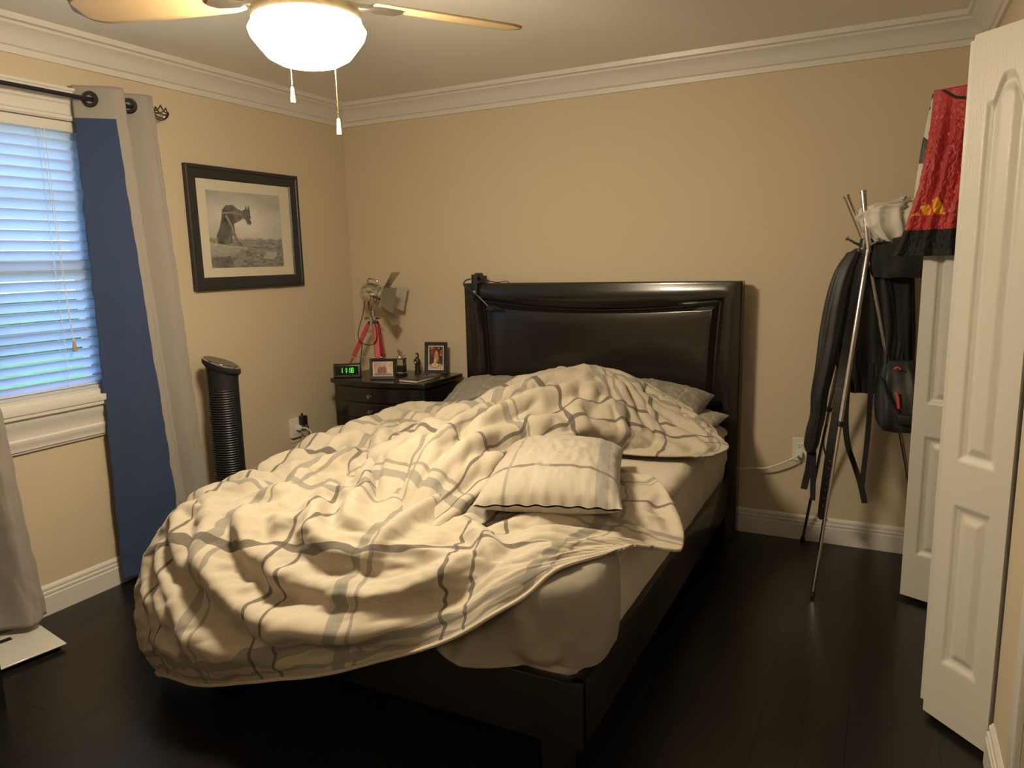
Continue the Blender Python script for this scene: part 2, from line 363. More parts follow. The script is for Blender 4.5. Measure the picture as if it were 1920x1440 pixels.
def loft_cloth(rows, n=40, steps=60, seed=1, fold=.006, fn=9):
    """rows: (z, x_left, x_right, y, depth) from top to bottom -> closed hanging garment grid"""
    R_ = cr_interp(np.array(rows, float), steps); th = np.linspace(0, 2*math.pi, n)
    rng = np.random.RandomState(seed); ph = rng.rand(4)*6
    G = np.zeros((steps, n, 3)); zz = np.linspace(0, 1, steps)
    for i, (z, xl, xr, y, d) in enumerate(R_):
        cx, hw = (xl+xr)/2, max((xr-xl)/2, .002)
        w = fold*(.4+zz[i])*(np.sin(fn*th+ph[0]+2*zz[i])+.6*np.sin((fn*2+1)*th+ph[1]-3*zz[i])+.5*np.sin(5*th+ph[2]+14*zz[i]))
        w *= min(1, hw/.05)
        w[-1] = w[0]
        c, s = np.cos(th), np.sin(th)
        G[i, :, 0] = cx+(hw+w*.5)*np.sign(c)*np.abs(c)**.8; G[i, :, 1] = y+(d/2+w)*np.sign(s)*np.abs(s)**.8; G[i, :, 2] = z+.3*w
    top = G[:1].copy(); bot = G[-1:].copy()
    top[0, :, :2] = (G[0, :, :2]+G[0, :, :2].mean(0))/2; top[0, :, :2] = G[0, :, :2].mean(0); bot[0, :, :2] = G[-1, :, :2].mean(0); bot[0, :, 2] += .01
    return np.concatenate([top, G, bot])

# ======================= the room =======================
H = 2.45; XR = 3.5; YF = -4.25
WY0, WY1, WZ0, WZ1 = -2.66, -1.76, .93, 2.09      # window opening in the left wall
CY0, CY1, CZ = -1.585, -.505, 2.055                # closet opening in the right wall
DY0, DY1 = -2.84, -1.965                          # room door in the right wall
def struct(name, mb, m, parent=None, **k): return tag(mb.build(name, m, parent, **k), kind='structure')
struct('floor', MB().box((-.15, YF-1.8, -.1), (XR+.75, .1, 0)), floor_material(), smooth=False)
struct('ceiling', MB().box((-.15, YF-1.8, H), (XR+.85, .1, H+.1)), ceilm, smooth=False)
struct('wall_back', MB().box((-.12, 0, 0), (XR+.75, .1, H)), wallm, smooth=False)
struct('wall_front', MB().box((-.12, YF-.1, 0), (2.45, YF, H)).box((3.36, YF-.1, 0), (XR+.1, YF, H)).box((2.45, YF-.1, 2.06), (3.36, YF, H)), wallm, smooth=False)  # gap left for the added doorway, so the fill light enters
# added unseen doorway and hallway, with a fill lamp to lift the bed's shade
struct('wall_added_hallway', MB().box((1.6, YF-1.6, 0), (1.7, YF-.1, H)).box((4.15, YF-1.6, 0), (4.25, YF-.1, H)).box((1.6, YF-1.7, 0), (4.25, YF-1.6, H)).box((3.6, YF-.2, 0), (4.25, YF-.1, H)), wallm, smooth=False)
struct('trim_added_doorway', MB().box((2.38, YF, 0), (2.45, YF+.016, 2.13), .003).box((3.36, YF, 0), (3.43, YF+.016, 2.13), .003).box((2.45, YF, 2.06), (3.36, YF+.016, 2.13), .003), trimm)
hl = empty('added_fill_light', (2.95, YF-.75, H), 'added round fill lamp, unseen, in the added hallway behind the camera', 'fill light')
MB().lathe([(0, 0), (.19, 0), (.19, -.02), (0, -.021)], (2.95, YF-.75, H), 40).build('base', brushed, hl)
MB().lathe([(.175, -.022), (.18, -.04), (.16, -.075), (.10, -.10), (0, -.11)], (2.95, YF-.75, H), 40).build('fill_dome', mat('added_fill_glow', (1, 1, 1), .3, emit=(1, .84, .60), estr=FILL_POWER), hl)  # glowing dome added to brighten the shaded sides of the bed
struct('wall_left', MB().box((-.12, YF, 0), (0, WY0, H)).box((-.12, WY1, 0), (0, 0, H)).box((-.12, WY0, 0), (0, WY1, WZ0)).box((-.12, WY0, WZ1), (0, WY1, H)), wallm, smooth=False)
struct('wall_right', MB().box((XR, YF, 0), (XR+.1, DY0, H)).box((XR, DY1, 0), (XR+.1, CY0, H)).box((XR, CY1, 0), (XR+.1, 0, H)).box((XR, CY0, CZ), (XR+.1, CY1, H)).box((XR, DY0, 2.05), (XR+.1, DY1, H)), wallm, smooth=False)
struct('wall_closet', MB().box((XR+.1, CY0-.2, 0), (XR+.7, CY0-.15, H)).box((XR+.65, CY0-.15, 0), (XR+.7, -.0, H)), wallm, smooth=False)
CROWN = [(0, -.13), (.012, -.13), (.014, -.105), (.024, -.1), (.030, -.088), (.042, -.066), (.060, -.047), (.078, -.036), (.082, -.026), (.096, -.022), (.1, 0), (0, 0)]
BASE = [(0, 0), (.018, 0), (.018, .082), (.013, .085), (.013, .088), (.016, .092), (.016, .100), (.009, .104), (.009, .107), (.012, .110), (.011, .119), (.003, .130), (0, .130)]
def corner_path(z):
    return [((XR, YF, z), (-1, 1, 0), (0, 0, 1)), ((0, YF, z), (1, 1, 0), (0, 0, 1)), ((0, 0, z), (1, -1, 0), (0, 0, 1)), ((XR, 0, z), (-1, -1, 0), (0, 0, 1))]
struct('trim_crown', MB().sweep(CROWN, corner_path(H), closed=True), trimm, ang=25)
def run(a, b, out, z=0): return [((*a, z), (*out, 0), (0, 0, 1)), ((*b, z), (*out, 0), (0, 0, 1))]
struct('baseboard_left', MB().sweep(BASE, [((0, YF, 0), (1, 0, 0), (0, 0, 1)), ((0, 0, 0), (1, -1, 0), (0, 0, 1))]), trimm, ang=25)
struct('baseboard_back', MB().sweep(BASE, [((0, 0, 0), (1, -1, 0), (0, 0, 1)), ((XR, 0, 0), (-1, -1, 0), (0, 0, 1))]), trimm, ang=25)
struct('baseboard_right', MB().sweep(BASE, run((XR, CY0-.0), (XR, DY1+.07), (-1, 0))).sweep(BASE, [((XR, CY1, 0), (-1, 0, 0), (0, 0, 1)), ((XR, 0, 0), (-1, -1, 0), (0, 0, 1))]), trimm, ang=25)
CAS = [(0, 0), (.012, 0), (.016, .012), (.016, .045), (.012, .05), (.012, .07), (0, .07)]
# room door casing and slab beside the closet
struct('trim_door', MB().box((XR-.016, DY1, 0), (XR, DY1+.07, 2.12), .004).box((XR-.016, DY0-.07, 0), (XR, DY0, 2.12), .004).box((XR-.016, DY0, 2.05), (XR, DY1, 2.12), .004), trimm)
d1 = tag(MB().box((XR+.03, DY0+.003, .01), (XR+.07, DY1-.003, 2.045), .002).build('door_1', doorm), kind='structure')
MB().lathe([(0, 0), (.028, 0), (.03, .008), (.012, .015), (.012, .035), (.027, .045), (.03, .06), (.02, .072), (0, .075)], (XR+.03, DY0+.07, .95), axis=(-1, 0, 0)).build('door_handle', brushed, d1)
struct('trim_closet', MB().box((XR+.0, CY0-.0, 0), (XR+.1, CY0+.012, CZ)).box((XR, CY1-.012, 0), (XR+.1, CY1, CZ)).box((XR, CY0, CZ-.012), (XR+.1, CY1, CZ)), trimm)

# ----- window -----
def window():
    f = MB()
    for lo, hi in (((-.10, WY0, WZ0), (-.05, WY0+.05, WZ1)), ((-.10, WY1-.05, WZ0), (-.05, WY1, WZ1)), ((-.10, WY0, WZ0), (-.05, WY1, WZ0+.05)), ((-.10, WY0, WZ1-.05), (-.05, WY1, WZ1)), ((-.095, WY0, 1.46), (-.05, WY1, 1.51)), ((-.09, -2.225, WZ0), (-.06, -2.2, WZ1)), ((-.09, WY0, 1.2), (-.06, WY1, 1.215)), ((-.09, WY0, 1.78), (-.06, WY1, 1.795))):
        f.box(lo, hi, .003)
    w = tag(f.build('window_1', trimm), kind='structure')
    g = bpy.data.materials.new('window_glass'); g.use_nodes = True; nt = g.node_tree; nt.nodes.clear()
    o = nt.nodes.new('ShaderNodeOutputMaterial'); mx = nt.nodes.new('ShaderNodeMixShader'); tr = nt.nodes.new('ShaderNodeBsdfTransparent'); gl = nt.nodes.new('ShaderNodeBsdfGlossy')
    tr.inputs[0].default_value = (.93, .96, .98, 1); gl.inputs['Roughness'].default_value = .02; mx.inputs[0].default_value = .06
    nt.links.new(tr.outputs[0], mx.inputs[1]); nt.links.new(gl.outputs[0], mx.inputs[2]); nt.links.new(mx.outputs[0], o.inputs[0])
    MB().box((-.082, WY0+.04, WZ0+.04), (-.078, WY1-.04, WZ1-.04)).build('pane', g, w, smooth=False)
window()
# casing: jambs, header with a cap, stool and stepped apron
cs = MB()
cs.box((0, WY1, WZ0-.03), (.02, WY1+.09, WZ1+.11), .003).box((0, WY0-.09, WZ0-.03), (.02, WY0, WZ1+.11), .003)
cs.sweep([(0, 0), (.020, 0), (.028, .008), (.028, .018), (.018, .026), (.018, .066), (.026, .072), (.026, .080), (.034, .088), (.036, .098), (.050, .104), (.050, .116), (.056, .120), (.056, .13), (0, .13)], [((0, WY0-.09, WZ1-.0), (1, 0, 0), (0, 0, 1)), ((0, WY1+.09, WZ1), (1, 0, 0), (0, 0, 1))])
struct('trim_window', cs, trimm)
sl = MB()
sl.box((-.12, WY0-.09, WZ0-.045), (.055, WY1+.1, WZ0-.015), .004)
sl.box((-.12, WY0, WZ0-.02), (.03, WY1, WZ0+.004), .003)
for k in range(4): sl.box((-.12, WY0, WZ0+.004+k*.007), (.016-.008*k, WY1, WZ0+.0085+k*.007), .001)
sl.sweep([(0, 0), (.012, 0), (.014, .008), (.02, .012), (.02, .03), (.026, .04), (.026, .055), (.02, .062), (.02, .1), (.034, .12), (.034, .14), (.05, .15), (.05, .165), (0, .165)], [((0, WY0-.09, WZ0-.21), (1, 0, 0), (0, 0, 1)), ((0, WY1+.08, WZ0-.21), (1, 0, 0), (0, 0, 1))])
struct('trim_sill', sl, trimm)
# outside
def lawn_mat():
    return mat('lawn_grass', (.16, .32, .05), .9, bump=.5, bscale=30, var=.5, vscale=3)
struct('ground', MB().box((-40, -25, -.35), (-.2, 25, -.3)), lawn_mat(), smooth=False)
struct('trim_walkway', MB().box((-3.4, -25, -.3), (-1.6, 25, -.285)), mat('concrete_walk', (.5, .48, .44), .9, bump=.3), smooth=False)
hg = noise2(60, 24, 1, 5, .5); G = np.zeros((60, 24, 3)); G[..., 1] = np.linspace(-14, 14, 60)[:, None]; a = np.linspace(0, math.pi, 24)[None]
G[..., 0] = -14+np.cos(a)*1.2+hg; G[..., 2] = -.35+np.sin(a)*1.3+hg*.5
tag(grid_mesh('hedge', [G], mat('hedge_leaves', (.05, .12, .03), .9, bump=1., bscale=12, var=.6, vscale=6), sub=1), 'clipped green hedge beyond the lawn outside the window', 'hedge', kind='stuff')

# ----- blind -----
bl = empty('window_blind', (-.0, (WY0+WY1)/2, WZ1-.02), 'white slatted venetian blind hanging in the window', 'blind')
def slat_mat():
    m = bpy.data.materials.new('white_slats'); m.use_nodes = True; nt = m.node_tree; nt.nodes.clear()
    o = nt.nodes.new('ShaderNodeOutputMaterial'); a = nt.nodes.new('ShaderNodeBsdfDiffuse'); t = nt.nodes.new('ShaderNodeBsdfTranslucent'); mx = nt.nodes.new('ShaderNodeMixShader')
    g = nt.nodes.new('ShaderNodeBsdfGlossy'); g.inputs['Roughness'].default_value = .35; m2 = nt.nodes.new('ShaderNodeMixShader'); m2.inputs[0].default_value = .05
    a.inputs[0].default_value = (.85, .87, .88, 1); t.inputs[0].default_value = (.72, .85, 1.0, 1); mx.inputs[0].default_value = .55
    nt.links.new(a.outputs[0], mx.inputs[1]); nt.links.new(t.outputs[0], mx.inputs[2]); nt.links.new(mx.outputs[0], m2.inputs[1]); nt.links.new(g.outputs[0], m2.inputs[2]); nt.links.new(m2.outputs[0], o.inputs[0])
    return m
slm = slat_mat()
b = MB(); ns = 26; z0 = .975; z1 = 2.035; ang = math.radians(48); XB = -.018
BY0, BY1 = WY0+.005, WY1-.008
for k in range(ns):
    z = z0+(z1-z0)*k/(ns-1); pts = []
    for j in range(6):
        t = (j/5-.5)*.05; c = .0035*(1-(j/2.5-1)**2)
        pts.append((XB+t*math.cos(ang)-c*math.sin(ang), z+t*math.sin(ang)+c*math.cos(ang)))
    vs = [(x, BY0, zz) for x, zz in pts]+[(x, BY1, zz) for x, zz in pts]+[(x, BY0, zz+.0022) for x, zz in pts]+[(x, BY1, zz+.0022) for x, zz in pts]
    fs = []
    for j in range(5): fs += [(j, j+1, j+7, j+6), (12+j+1, 12+j, 18+j, 18+j+1)]
    fs += [(0, 6, 18, 12), (5, 17, 23, 11), (0, 12, 13, 1), (1, 13, 14, 2), (2, 14, 15, 3), (3, 15, 16, 4), (4, 16, 17, 5), (6, 7, 19, 18), (7, 8, 20, 19), (8, 9, 21, 20), (9, 10, 22, 21), (10, 11, 23, 22)]
    b.add(vs, fs)
b.build('slats', slm, bl)
MB().box((XB-.03, BY0, 2.045), (XB+.03, BY1, 2.088), .004).build('head_rail', trimm, bl)
MB().box((XB-.026, BY0, .932), (XB+.026, BY1, .952), .004).build('bottom_rail', slm, bl)
cordm = mat('blind_cord', (.7, .72, .75), .7)
c = MB()
for y in (-1.95, -2.42):
    for dx in (-.022, .022): c.tube([(XB+dx*.8, y, 2.05), (XB+dx*.8, y, .95)], .0011, 6)
    for k in range(ns): z = z0+(z1-z0)*k/(ns-1); c.tube([(XB+.018, y, z+.022), (XB+.02, y+.006, z+.006)], .0012, 5)
c.build('ladder_cord', cordm, bl)
c = MB(); c.tube([(XB+.034, -1.93, 2.05), (XB+.036, -1.925, 1.35), (XB+.036, -1.915, 1.16)], .0014, 6, smooth=4).tube([(XB+.034, -1.945, 2.05), (XB+.037, -1.93, 1.4), (XB+.037, -1.922, 1.16)], .0014, 6, smooth=4); c.build('pull_cord', cordm, bl)
MB().lathe([(0, .045), (.004, .045), (.007, .03), (.009, .012), (.009, 0), (0, -.002)], (XB+.036, -1.918, 1.115), 14).build('tassel', mat('tassel_wood', (.45, .28, .16), .6), bl)

# ----- curtain rod and curtains -----
rd = tag(MB().tube([(.10, -3.0, 2.178), (.10, -1.47, 2.178)], .009, 14).build('curtain_rod', mat('dark_rod', (.03, .032, .045), .35, .6)), 'thin dark curtain rod with a wire cage finial above the window', 'curtain rod')
f = MB()
for k in range(6):
    a0 = k*math.pi/3; f.tube([(.10+math.sin(t)*.034*math.cos(a0+t*.9), -1.47+.085*t/math.pi, 2.178+math.sin(t)*.034*math.sin(a0+t*.9)) for t in np.linspace(0, math.pi, 9)], .0030, 6)
f.lathe([(.011, -.01), (.012, 0), (.006, .008), (0, .01)], (.10, -1.475, 2.178), 12, axis=(0, 1, 0)).build('finial', gunmetal, rd)
MB().box((0, -1.60, 2.15), (.012, -1.57, 2.21), .002).box((0, -1.589, 2.168), (.10, -1.581, 2.178)).build('rod_bracket', steel, rd)
navy = mat('navy_curtain', (.021, .044, .115), .8, bump=.06, bscale=300, sheen=.3)
creamc = mat('cream_grey_curtain', (.30, .27, .25), .8, bump=.08, bscale=200, sheen=.2)
def curtain(name, label, top, bot, z0, zt, cols, grom, seed, mats):
    """top, bot: plan polylines (x, y) of the folds, cols: material by fold segment"""
    T = cr_interp(np.array(top, float), 140); B_ = cr_interp(np.array(bot, float), 140)
    T = .35*T+.65*np.stack([np.interp(np.linspace(0, 1, 140), np.linspace(0, 1, len(top)), np.array(top)[:, i]) for i in (0, 1)], 1)
    B_ = .6*B_+.4*np.stack([np.interp(np.linspace(0, 1, 140), np.linspace(0, 1, len(bot)), np.array(bot)[:, i]) for i in (0, 1)], 1)
    nz = 150; G = np.zeros((140, nz, 3)); zz = np.linspace(0, 1, nz); nn = noise2(140, nz, 8, seed, .008)+.0035*np.sin(np.linspace(0, 1, 140)*58+seed)[:, None]
    for j, t in enumerate(zz):
        P = T*(1-t)+B_*t; G[:, j, 0] = P[:, 0]+nn[:, j]*(.3+t); G[:, j, 1] = P[:, 1]+nn[:, j]*.5; G[:, j, 2] = zt+(z0-zt)*t+.004*math.sin(seed)*t
    for zc in (.30, .47, .64, .80): G[:, :, 0] += .0022*np.exp(-((zz-zc)/.004)**2)[None]
    s = np.linspace(0, len(top)-1, 140); seg = np.minimum((s[:-1]+s[1:])/2, len(top)-1.001).astype(int)
    mi = np.array([[cols[seg[i]] if zz[j] > .058 else 1 for j in range(nz-1)] for i in range(139)]).ravel()
    o = empty(name, (top[0][0], top[0][1], z0), label, 'curtain', None)
    grid_mesh('fabric', [G], mats, o, matidx=mi, solid=.003)
    for (x, y, ax) in grom:
        b = MB(); b.lathe([(.018, -.004), (.030, -.005), (.034, 0), (.030, .005), (.018, .004), (.018, -.004)], (x, y, 2.178), 24, axis=ax); b.build('grommet', gunmetal, o)
    return o
curtain('curtain', 'navy and pale grey curtain panel right of the window, on the rod end', [(.045, -1.81), (.155, -1.705), (.165, -1.66), (.07, -1.625), (.13, -1.545), (.135, -1.50), (.055, -1.455)],
        [(.05, -1.85), (.18, -1.60), (.185, -1.565), (.07, -1.55), (.14, -1.43), (.145, -1.40), (.05, -1.375)], .03, 2.235, [0, 1, 1, 1, 1, 1], [(.10, -1.772, (.6, -.78, 0)), (.115, -1.60, (.7, -.7, 0))], 3, [navy, creamc])
curtain('curtain', 'brownish grey curtain panel left of the window, hem above the floor scale', [(.05, -2.86), (.15, -2.76), (.06, -2.68), (.15, -2.58), (.06, -2.50), (.15, -2.42), (.07, -2.37)],
        [(.05, -2.84), (.17, -2.72), (.05, -2.62), (.17, -2.52), (.06, -2.42), (.17, -2.32), (.10, -2.235)], .055, 2.235, [1, 1, 1, 1, 1, 1], [(.10, -2.81, (.7, -.7, 0)), (.10, -2.46, (.7, -.7, 0))], 6, [navy, mat('brown_grey_curtain', (.30, .26, .24), .85, bump=.08, bscale=200, sheen=.2)])

# ======================= bifold closet doors =======================
def leaf(name, label, P, Q, z0=.02, z1=2.035, arch=True, knob=False, th=.032):
    """moulded leaf from P to Q (plan points), visible face towards the room"""
    P, Q = Vector((*P, 0)), Vector((*Q, 0)); u = (Q-P); L = u.length; u.normalize(); n = Vector((u.y, -u.x, 0))
    if n.y > 0: n = -n
    nx, nz = 64, 330; xs = np.linspace(0, L, nx); zs = np.linspace(z0, z1, nz)
    X, Z = np.meshgrid(xs, zs, indexing='ij'); c = L/2; hw = L/2-.052
    def inset(zb, zt, arch):
        top = np.full_like(X, zt)
        if arch: t = np.clip((np.abs(X-c)/hw-.2)/.55, 0, 1); top = zt-.068*t*t*(3-2*t)
        d = np.minimum(np.minimum(hw-np.abs(X-c), Z-zb), (top-Z)*.9)
        return d
    D = np.maximum(inset(.855, 1.915, arch), inset(.215, .715, False))
    def prof(d):
        k = [(-1, 0), (0, 0), (.002, -.005), (.006, -.004), (.0075, -.0085), (.012, -.008), (.014, -.012), (.021, -.012), (.040, -.002), (1, -.0015)]
        return np.interp(d, [a for a, b in k], [b for a, b in k])
    dep = prof(D)
    G = np.zeros((nx, nz, 3))
    for i in range(3): G[..., i] = P[i]+u[i]*X+n[i]*dep
    G[..., 2] = Z
    o = empty(name, (P.x, P.y, z0), label, 'closet door leaf', 'bifold closet door leaves')
    grid_mesh('moulded_face', [G], doorm, o)
    b = MB(); q = [P, Q, Q-n*th, P-n*th]
    vs = [(p.x, p.y, z) for z in (z0, z1) for p in q]
    b.add(vs, [(1, 2, 6, 5), (2, 3, 7, 6), (3, 0, 4, 7), (0, 3, 2, 1), (4, 5, 6, 7)]); b.build('slab', doorm, o, smooth=False)
    if knob: MB().lathe([(0, 0), (.012, 0), (.008, .006), (.008, .014), (.014, .02), (.016, .03), (.01, .036), (0, .037)], tuple(P-n*th+u*.05)[:2]+(.95,), axis=-n).build('knob', whiteplastic, o)
    return o
leaf('closet_door_leaf', 'nearest white moulded closet door leaf, at the right edge', (3.336, -1.408), (3.489, -1.567))
leaf('closet_door_leaf', 'white closet leaf folded behind the nearest leaf', (3.357, -1.36), (3.49, -1.19), th=.032)
leaf('closet_door_leaf', 'white closet door leaf behind the coat stand with the red garment over its top', (3.284, -.54), (3.487, -.627))
leaf('closet_door_leaf', 'rear white closet leaf folded against the back wall side', (3.30, -.50), (3.49, -.515+.0))

# ======================= ceiling fan =======================
HX, HY = 1.675, -2.18
fan = empty('ceiling_fan', (HX, HY, H), 'ceiling fan with blades and a glowing white glass bowl light', 'ceiling fan')
MB().lathe([(0, H), (.075, H), (.075, H-.015), (.06, H-.04), (.02, H-.055), (.0145, H-.06), (.0145, 2.30), (.06, 2.295), (.115, 2.275), (.13, 2.25), (.13, 2.215), (.10, 2.195), (.06, 2.19), (0, 2.19)], (HX, HY, 0), 48).build('motor_housing', brushed, fan)
MB().lathe([(0, 2.195), (.06, 2.193), (.11, 2.175), (.143, 2.165), (.150, 2.155), (.150, 2.132), (.146, 2.127), (.138, 2.130), (.0, 2.132)], (HX, HY, 0), 56).build('light_fitter', mat('cream_fitter', (.55, .48, .33), .35, .7), fan)
bowlm = mat('lit_glass_bowl', (1, 1, 1), .3, emit=LAMP, estr=LAMP_POWER)
MB().lathe([(.140, 2.128), (.153, 2.120), (.161, 2.106), (.155, 2.088), (.135, 2.062), (.115, 2.038), (.085, 2.022), (.045, 2.012), (0, 2.009)], (HX, HY, 0), 56).build('glass_bowl', bowlm, fan)
def blade_pts(a):
    ca, sa = math.cos(a), math.sin(a); n = 26; G = np.zeros((n, 9, 3))
    for i in range(n):
        t = i/(n-1); r = .19+.50*t; w = .055+.018*math.sin(min(t*1.4, 1)*math.pi/2)
        if t > .86: w *= math.sqrt(max(0, 1-((t-.86)/.1402)**2))*.97+.03
        if t < .06: w *= .8+.2*t/.06
        for j in range(9):
            s = (j/4-1)*w; G[i, j] = (HX+ca*r-sa*s, HY+sa*r+ca*s, 2.203+s*.21)
    return G
bladem = mat('fan_blade_wood', (.46, .33, .18), .45, bump=.05, bscale=20, var=.12, vscale=5)
for k in range(5):
    a = math.radians(57+72*k)
    bo = grid_mesh('blade', [blade_pts(a)], bladem, fan, solid=.006)
    d = Vector((math.cos(a), math.sin(a), 0)); s = Vector((-d.y, d.x, 0)); c0 = Vector((HX, HY, 2.195))
    b = MB(); b.tube([c0+d*.10, c0+d*.15+Vector((0, 0, -.004)), c0+d*.20], [.012, .010, .008], 10)
    b.prism([c0+d*.18+s*.012, c0+d*.21+s*.035, c0+d*.27+s*.03, c0+d*.29, c0+d*.27-s*.03, c0+d*.21-s*.035, c0+d*.18-s*.012], (0, 0, -.005)); b.build('blade_iron', brushed, bo)
def chain(x, y, zt, zb, label):
    b = MB(); n = int((zt-zb)/.0052)
    for k in range(n):
        z = zt-(zt-zb)*k/n; r = .0021
        b.lathe([(0, r), (r*.87, r*.5), (r*.87, -r*.5), (0, -r)], (x, y, z), 6)
    b.tube([(x, y, zt), (x, y, zb)], .0007, 4)
    b.tube([(HX+(x-HX)*.9, HY+(y-HY)*.9, zt+.01), (x, y, zt)], .0012, 5)
    o = b.build('pull_chain', mat('brass_chain', (.85, .66, .32), .25, 1.0), fan); o['label'] = label
    MB().lathe([(0, .034), (.003, .034), (.005, .03), (.006, .012), (.0075, .0), (.0075, -.014), (.0, -.016)], (x, y, zb-.034), 16).build('pull_fob', mat('pale_fob', (.26, .21, .13), .35), o)
chain(1.493, -2.06, 2.11, 2.005, 'shorter beaded chain'); chain(1.641, -2.03, 2.11, 1.90, 'longer beaded chain')

# ======================= bed =======================
bed = empty('bed', (1.74, -1.2, 0), 'black lacquered platform bed with a tall framed headboard', 'bed')
def headboard():
    xL, xR, zT, zB, yF = .947, 2.531, 1.333, .0, -.150
    def loop(fr, n=24):
        pts = []
        for k, (a, b) in enumerate(((0, 1), (1, 2), (2, 3), (3, 0))):
            for i in range(n): pts.append(fr(k, i/n))
        return pts
    def rect(x0, x1, z0, z1, y, bt=0., bs=0.):
        # k 0: left going up, 1: top going right, 2: right going down, 3: bottom going left; bt top dips, sides bow in
        def fr(k, t):
            s = 4*t*(1-t)
            return [(x0+bs*s, y, z0+(z1-z0)*t), (x0+(x1-x0)*t, y, z1-bt*s), (x1-bs*s, y, z1+(z0-z1)*t), (x1+(x0-x1)*t, y, z0)][k]
        return loop(fr)
    rings = [rect(xL, xR, 0, zT, -.065), rect(xL, xR, 0, zT, yF+.008), rect(xL+.006, xR-.006, 0, zT-.006, yF)]
    # swelling frame, then a step back to a raised bevelled panel
    for k, (w, y) in enumerate(((.012, yF-.002), (.030, yF-.010), (.055, yF-.013), (.078, yF-.006), (.094, yF+.012), (.100, yF+.034))):
        f = min(1, w/.1)
        rings.append(rect(xL+w*1.05, xR-w*1.05, 0, zT-w*1.0, y, .048*f, .030*f))
    rings.append(rect(xL+.112, xR-.112, 0, zT-.106, yF+.034, .046, .03))
    rings.append(rect(xL+.144, xR-.144, 0, zT-.142, yF+.008, .026, .026))
    rings.append(rect(xL+.150, xR-.150, 0, zT-.147, yF+.007, .024, .026))
    b = MB(); V = [[b.bm.verts.new(p) for p in r] for r in rings]; n = len(V[0])
    for A_, B_ in zip(V, V[1:]):
        for i in range(n): b.bm.faces.new((A_[i], A_[(i+1) % n], B_[(i+1) % n], B_[i]))
    # panel fill: strips between left and right sides
    last = V[-1]; L_ = last[0:24]+[last[24]]; R2 = last[48:72]+[last[72]]; R2 = R2[::-1]; T_ = last[24:49]
    P_ = [[None]*25 for _ in range(25)]
    for i in range(25):
        for j in range(25):
            if j == 0: P_[i][j] = L_[i]
            elif j == 24: P_[i][j] = R2[i]
            elif i == 24: P_[i][j] = T_[j]
            else:
                a, c = L_[i].co, R2[i].co; t = j/24; top = T_[j].co.z; z = (a.z+(c.z-a.z)*t)*top/L_[24].co.z
                P_[i][j] = b.bm.verts.new((a.x+(c.x-a.x)*t, a.y-.004*math.sin(math.pi*t), z))
    for i in range(24):
        for j in range(24): b.bm.faces.new((P_[i][j], P_[i][j+1], P_[i+1][j+1], P_[i+1][j]))
    # back
    q = [b.bm.verts.new(p) for p in ((xL, -.065, 0), (xR, -.065, 0), (xR, -.065, zT), (xL, -.065, zT))]; b.bm.faces.new(q)
    o = b.build('headboard', blackwood, bed, ang=28)
headboard()
MB().box((2.47, -2.235, .17), (2.505, -.10, .36), .004).build('side_rail', blackwood, bed)
MB().box((.975, -2.235, .17), (1.01, -.10, .36), .004).build('side_rail', blackwood, bed)
MB().box((.975, -2.245, .17), (2.505, -2.21, .36), .004).build('foot_rail', blackwood, bed)
MB().box((.98, -2.235, .325), (2.50, -.14, .352), .002).build('platform', blackwood, bed)
for x, y in ((1.03, -2.13), (2.36, -2.13), (1.03, -.3), (2.36, -.3), (1.7, -1.2)):
    MB().add([(x, y-.05, 0), (x+.07, y-.05, 0), (x+.07, y+.02, 0), (x, y+.02, 0), (x-.005, y-.06, .18), (x+.08, y-.06, .18), (x+.08, y+.03, .18), (x-.005, y+.03, .18)], [(0, 1, 2, 3), (4, 5, 6, 7), (0, 1, 5, 4), (1, 2, 6, 5), (2, 3, 7, 6), (3, 0, 4, 7)]).build('leg', blackwood, bed, smooth=False)
# mattress with a fitted sheet
def rbox_grid(x0, x1, y0, y1, z0, z1, r, nn=(110, 120), seed=2, wr=.003):
    # superellipsoid-like box shell as a wrapped grid (around, vertical)
    n = nn[0]*2; prof = [(1.0, z0, 0), (1.0, z0+.02, .0)]
    rings = []
    def rect_pts(off, rad):
        pts = []; ax0, ax1, ay0, ay1 = x0+off, x1-off, y0+off, y1-off; rad = max(rad, .004)
        per = []
        for cx, cy, a0 in ((ax1-rad, ay1-rad, 0), (ax0+rad, ay1-rad, 90), (ax0+rad, ay0+rad, 180), (ax1-rad, ay0+rad, 270)):
            for k in range(9): a = math.radians(a0+k*90/8); per.append((cx+rad*math.cos(a), cy+rad*math.sin(a)))
        per.append(per[0]); per = np.array(per); s = np.r_[0, np.cumsum(np.hypot(*np.diff(per, axis=0).T))]; t = np.linspace(0, s[-1], n)
        return np.stack([np.interp(t, s, per[:, 0]), np.interp(t, s, per[:, 1])], 1)
    zs = []
    for k in range(16): zs.append((z0+(z1-r-z0)*k/15, 0.012*(1-math.sin(math.pi*k/15))))
    for k in range(1, 11): a = k/10*math.pi/2; zs.append((z1-r+r*math.sin(a), r*(1-math.cos(a))))
    for k in range(1, 12): zs.append((z1+.004*math.sin(k/11*math.pi/2), r+(min(x1-x0, y1-y0)/2-r-.01)*k/11))
    G = np.zeros((n, len(zs), 3))
    for j, (z, off) in enumerate(zs): G[:, j, :2] = rect_pts(off, .08 if off < .08 else .02); G[:, j, 2] = z
    N = gnormals(G); h = noise2(n, len(zs), 3, seed, wr); h[-1] = h[0]
    return G+N*h[..., None]
sheetm = plaid('cream_fitted_sheet', (.50, .44, .36), [], .8, .03)
G = rbox_grid(.985, 2.495, -2.225, -.165, .352, .625, .055)
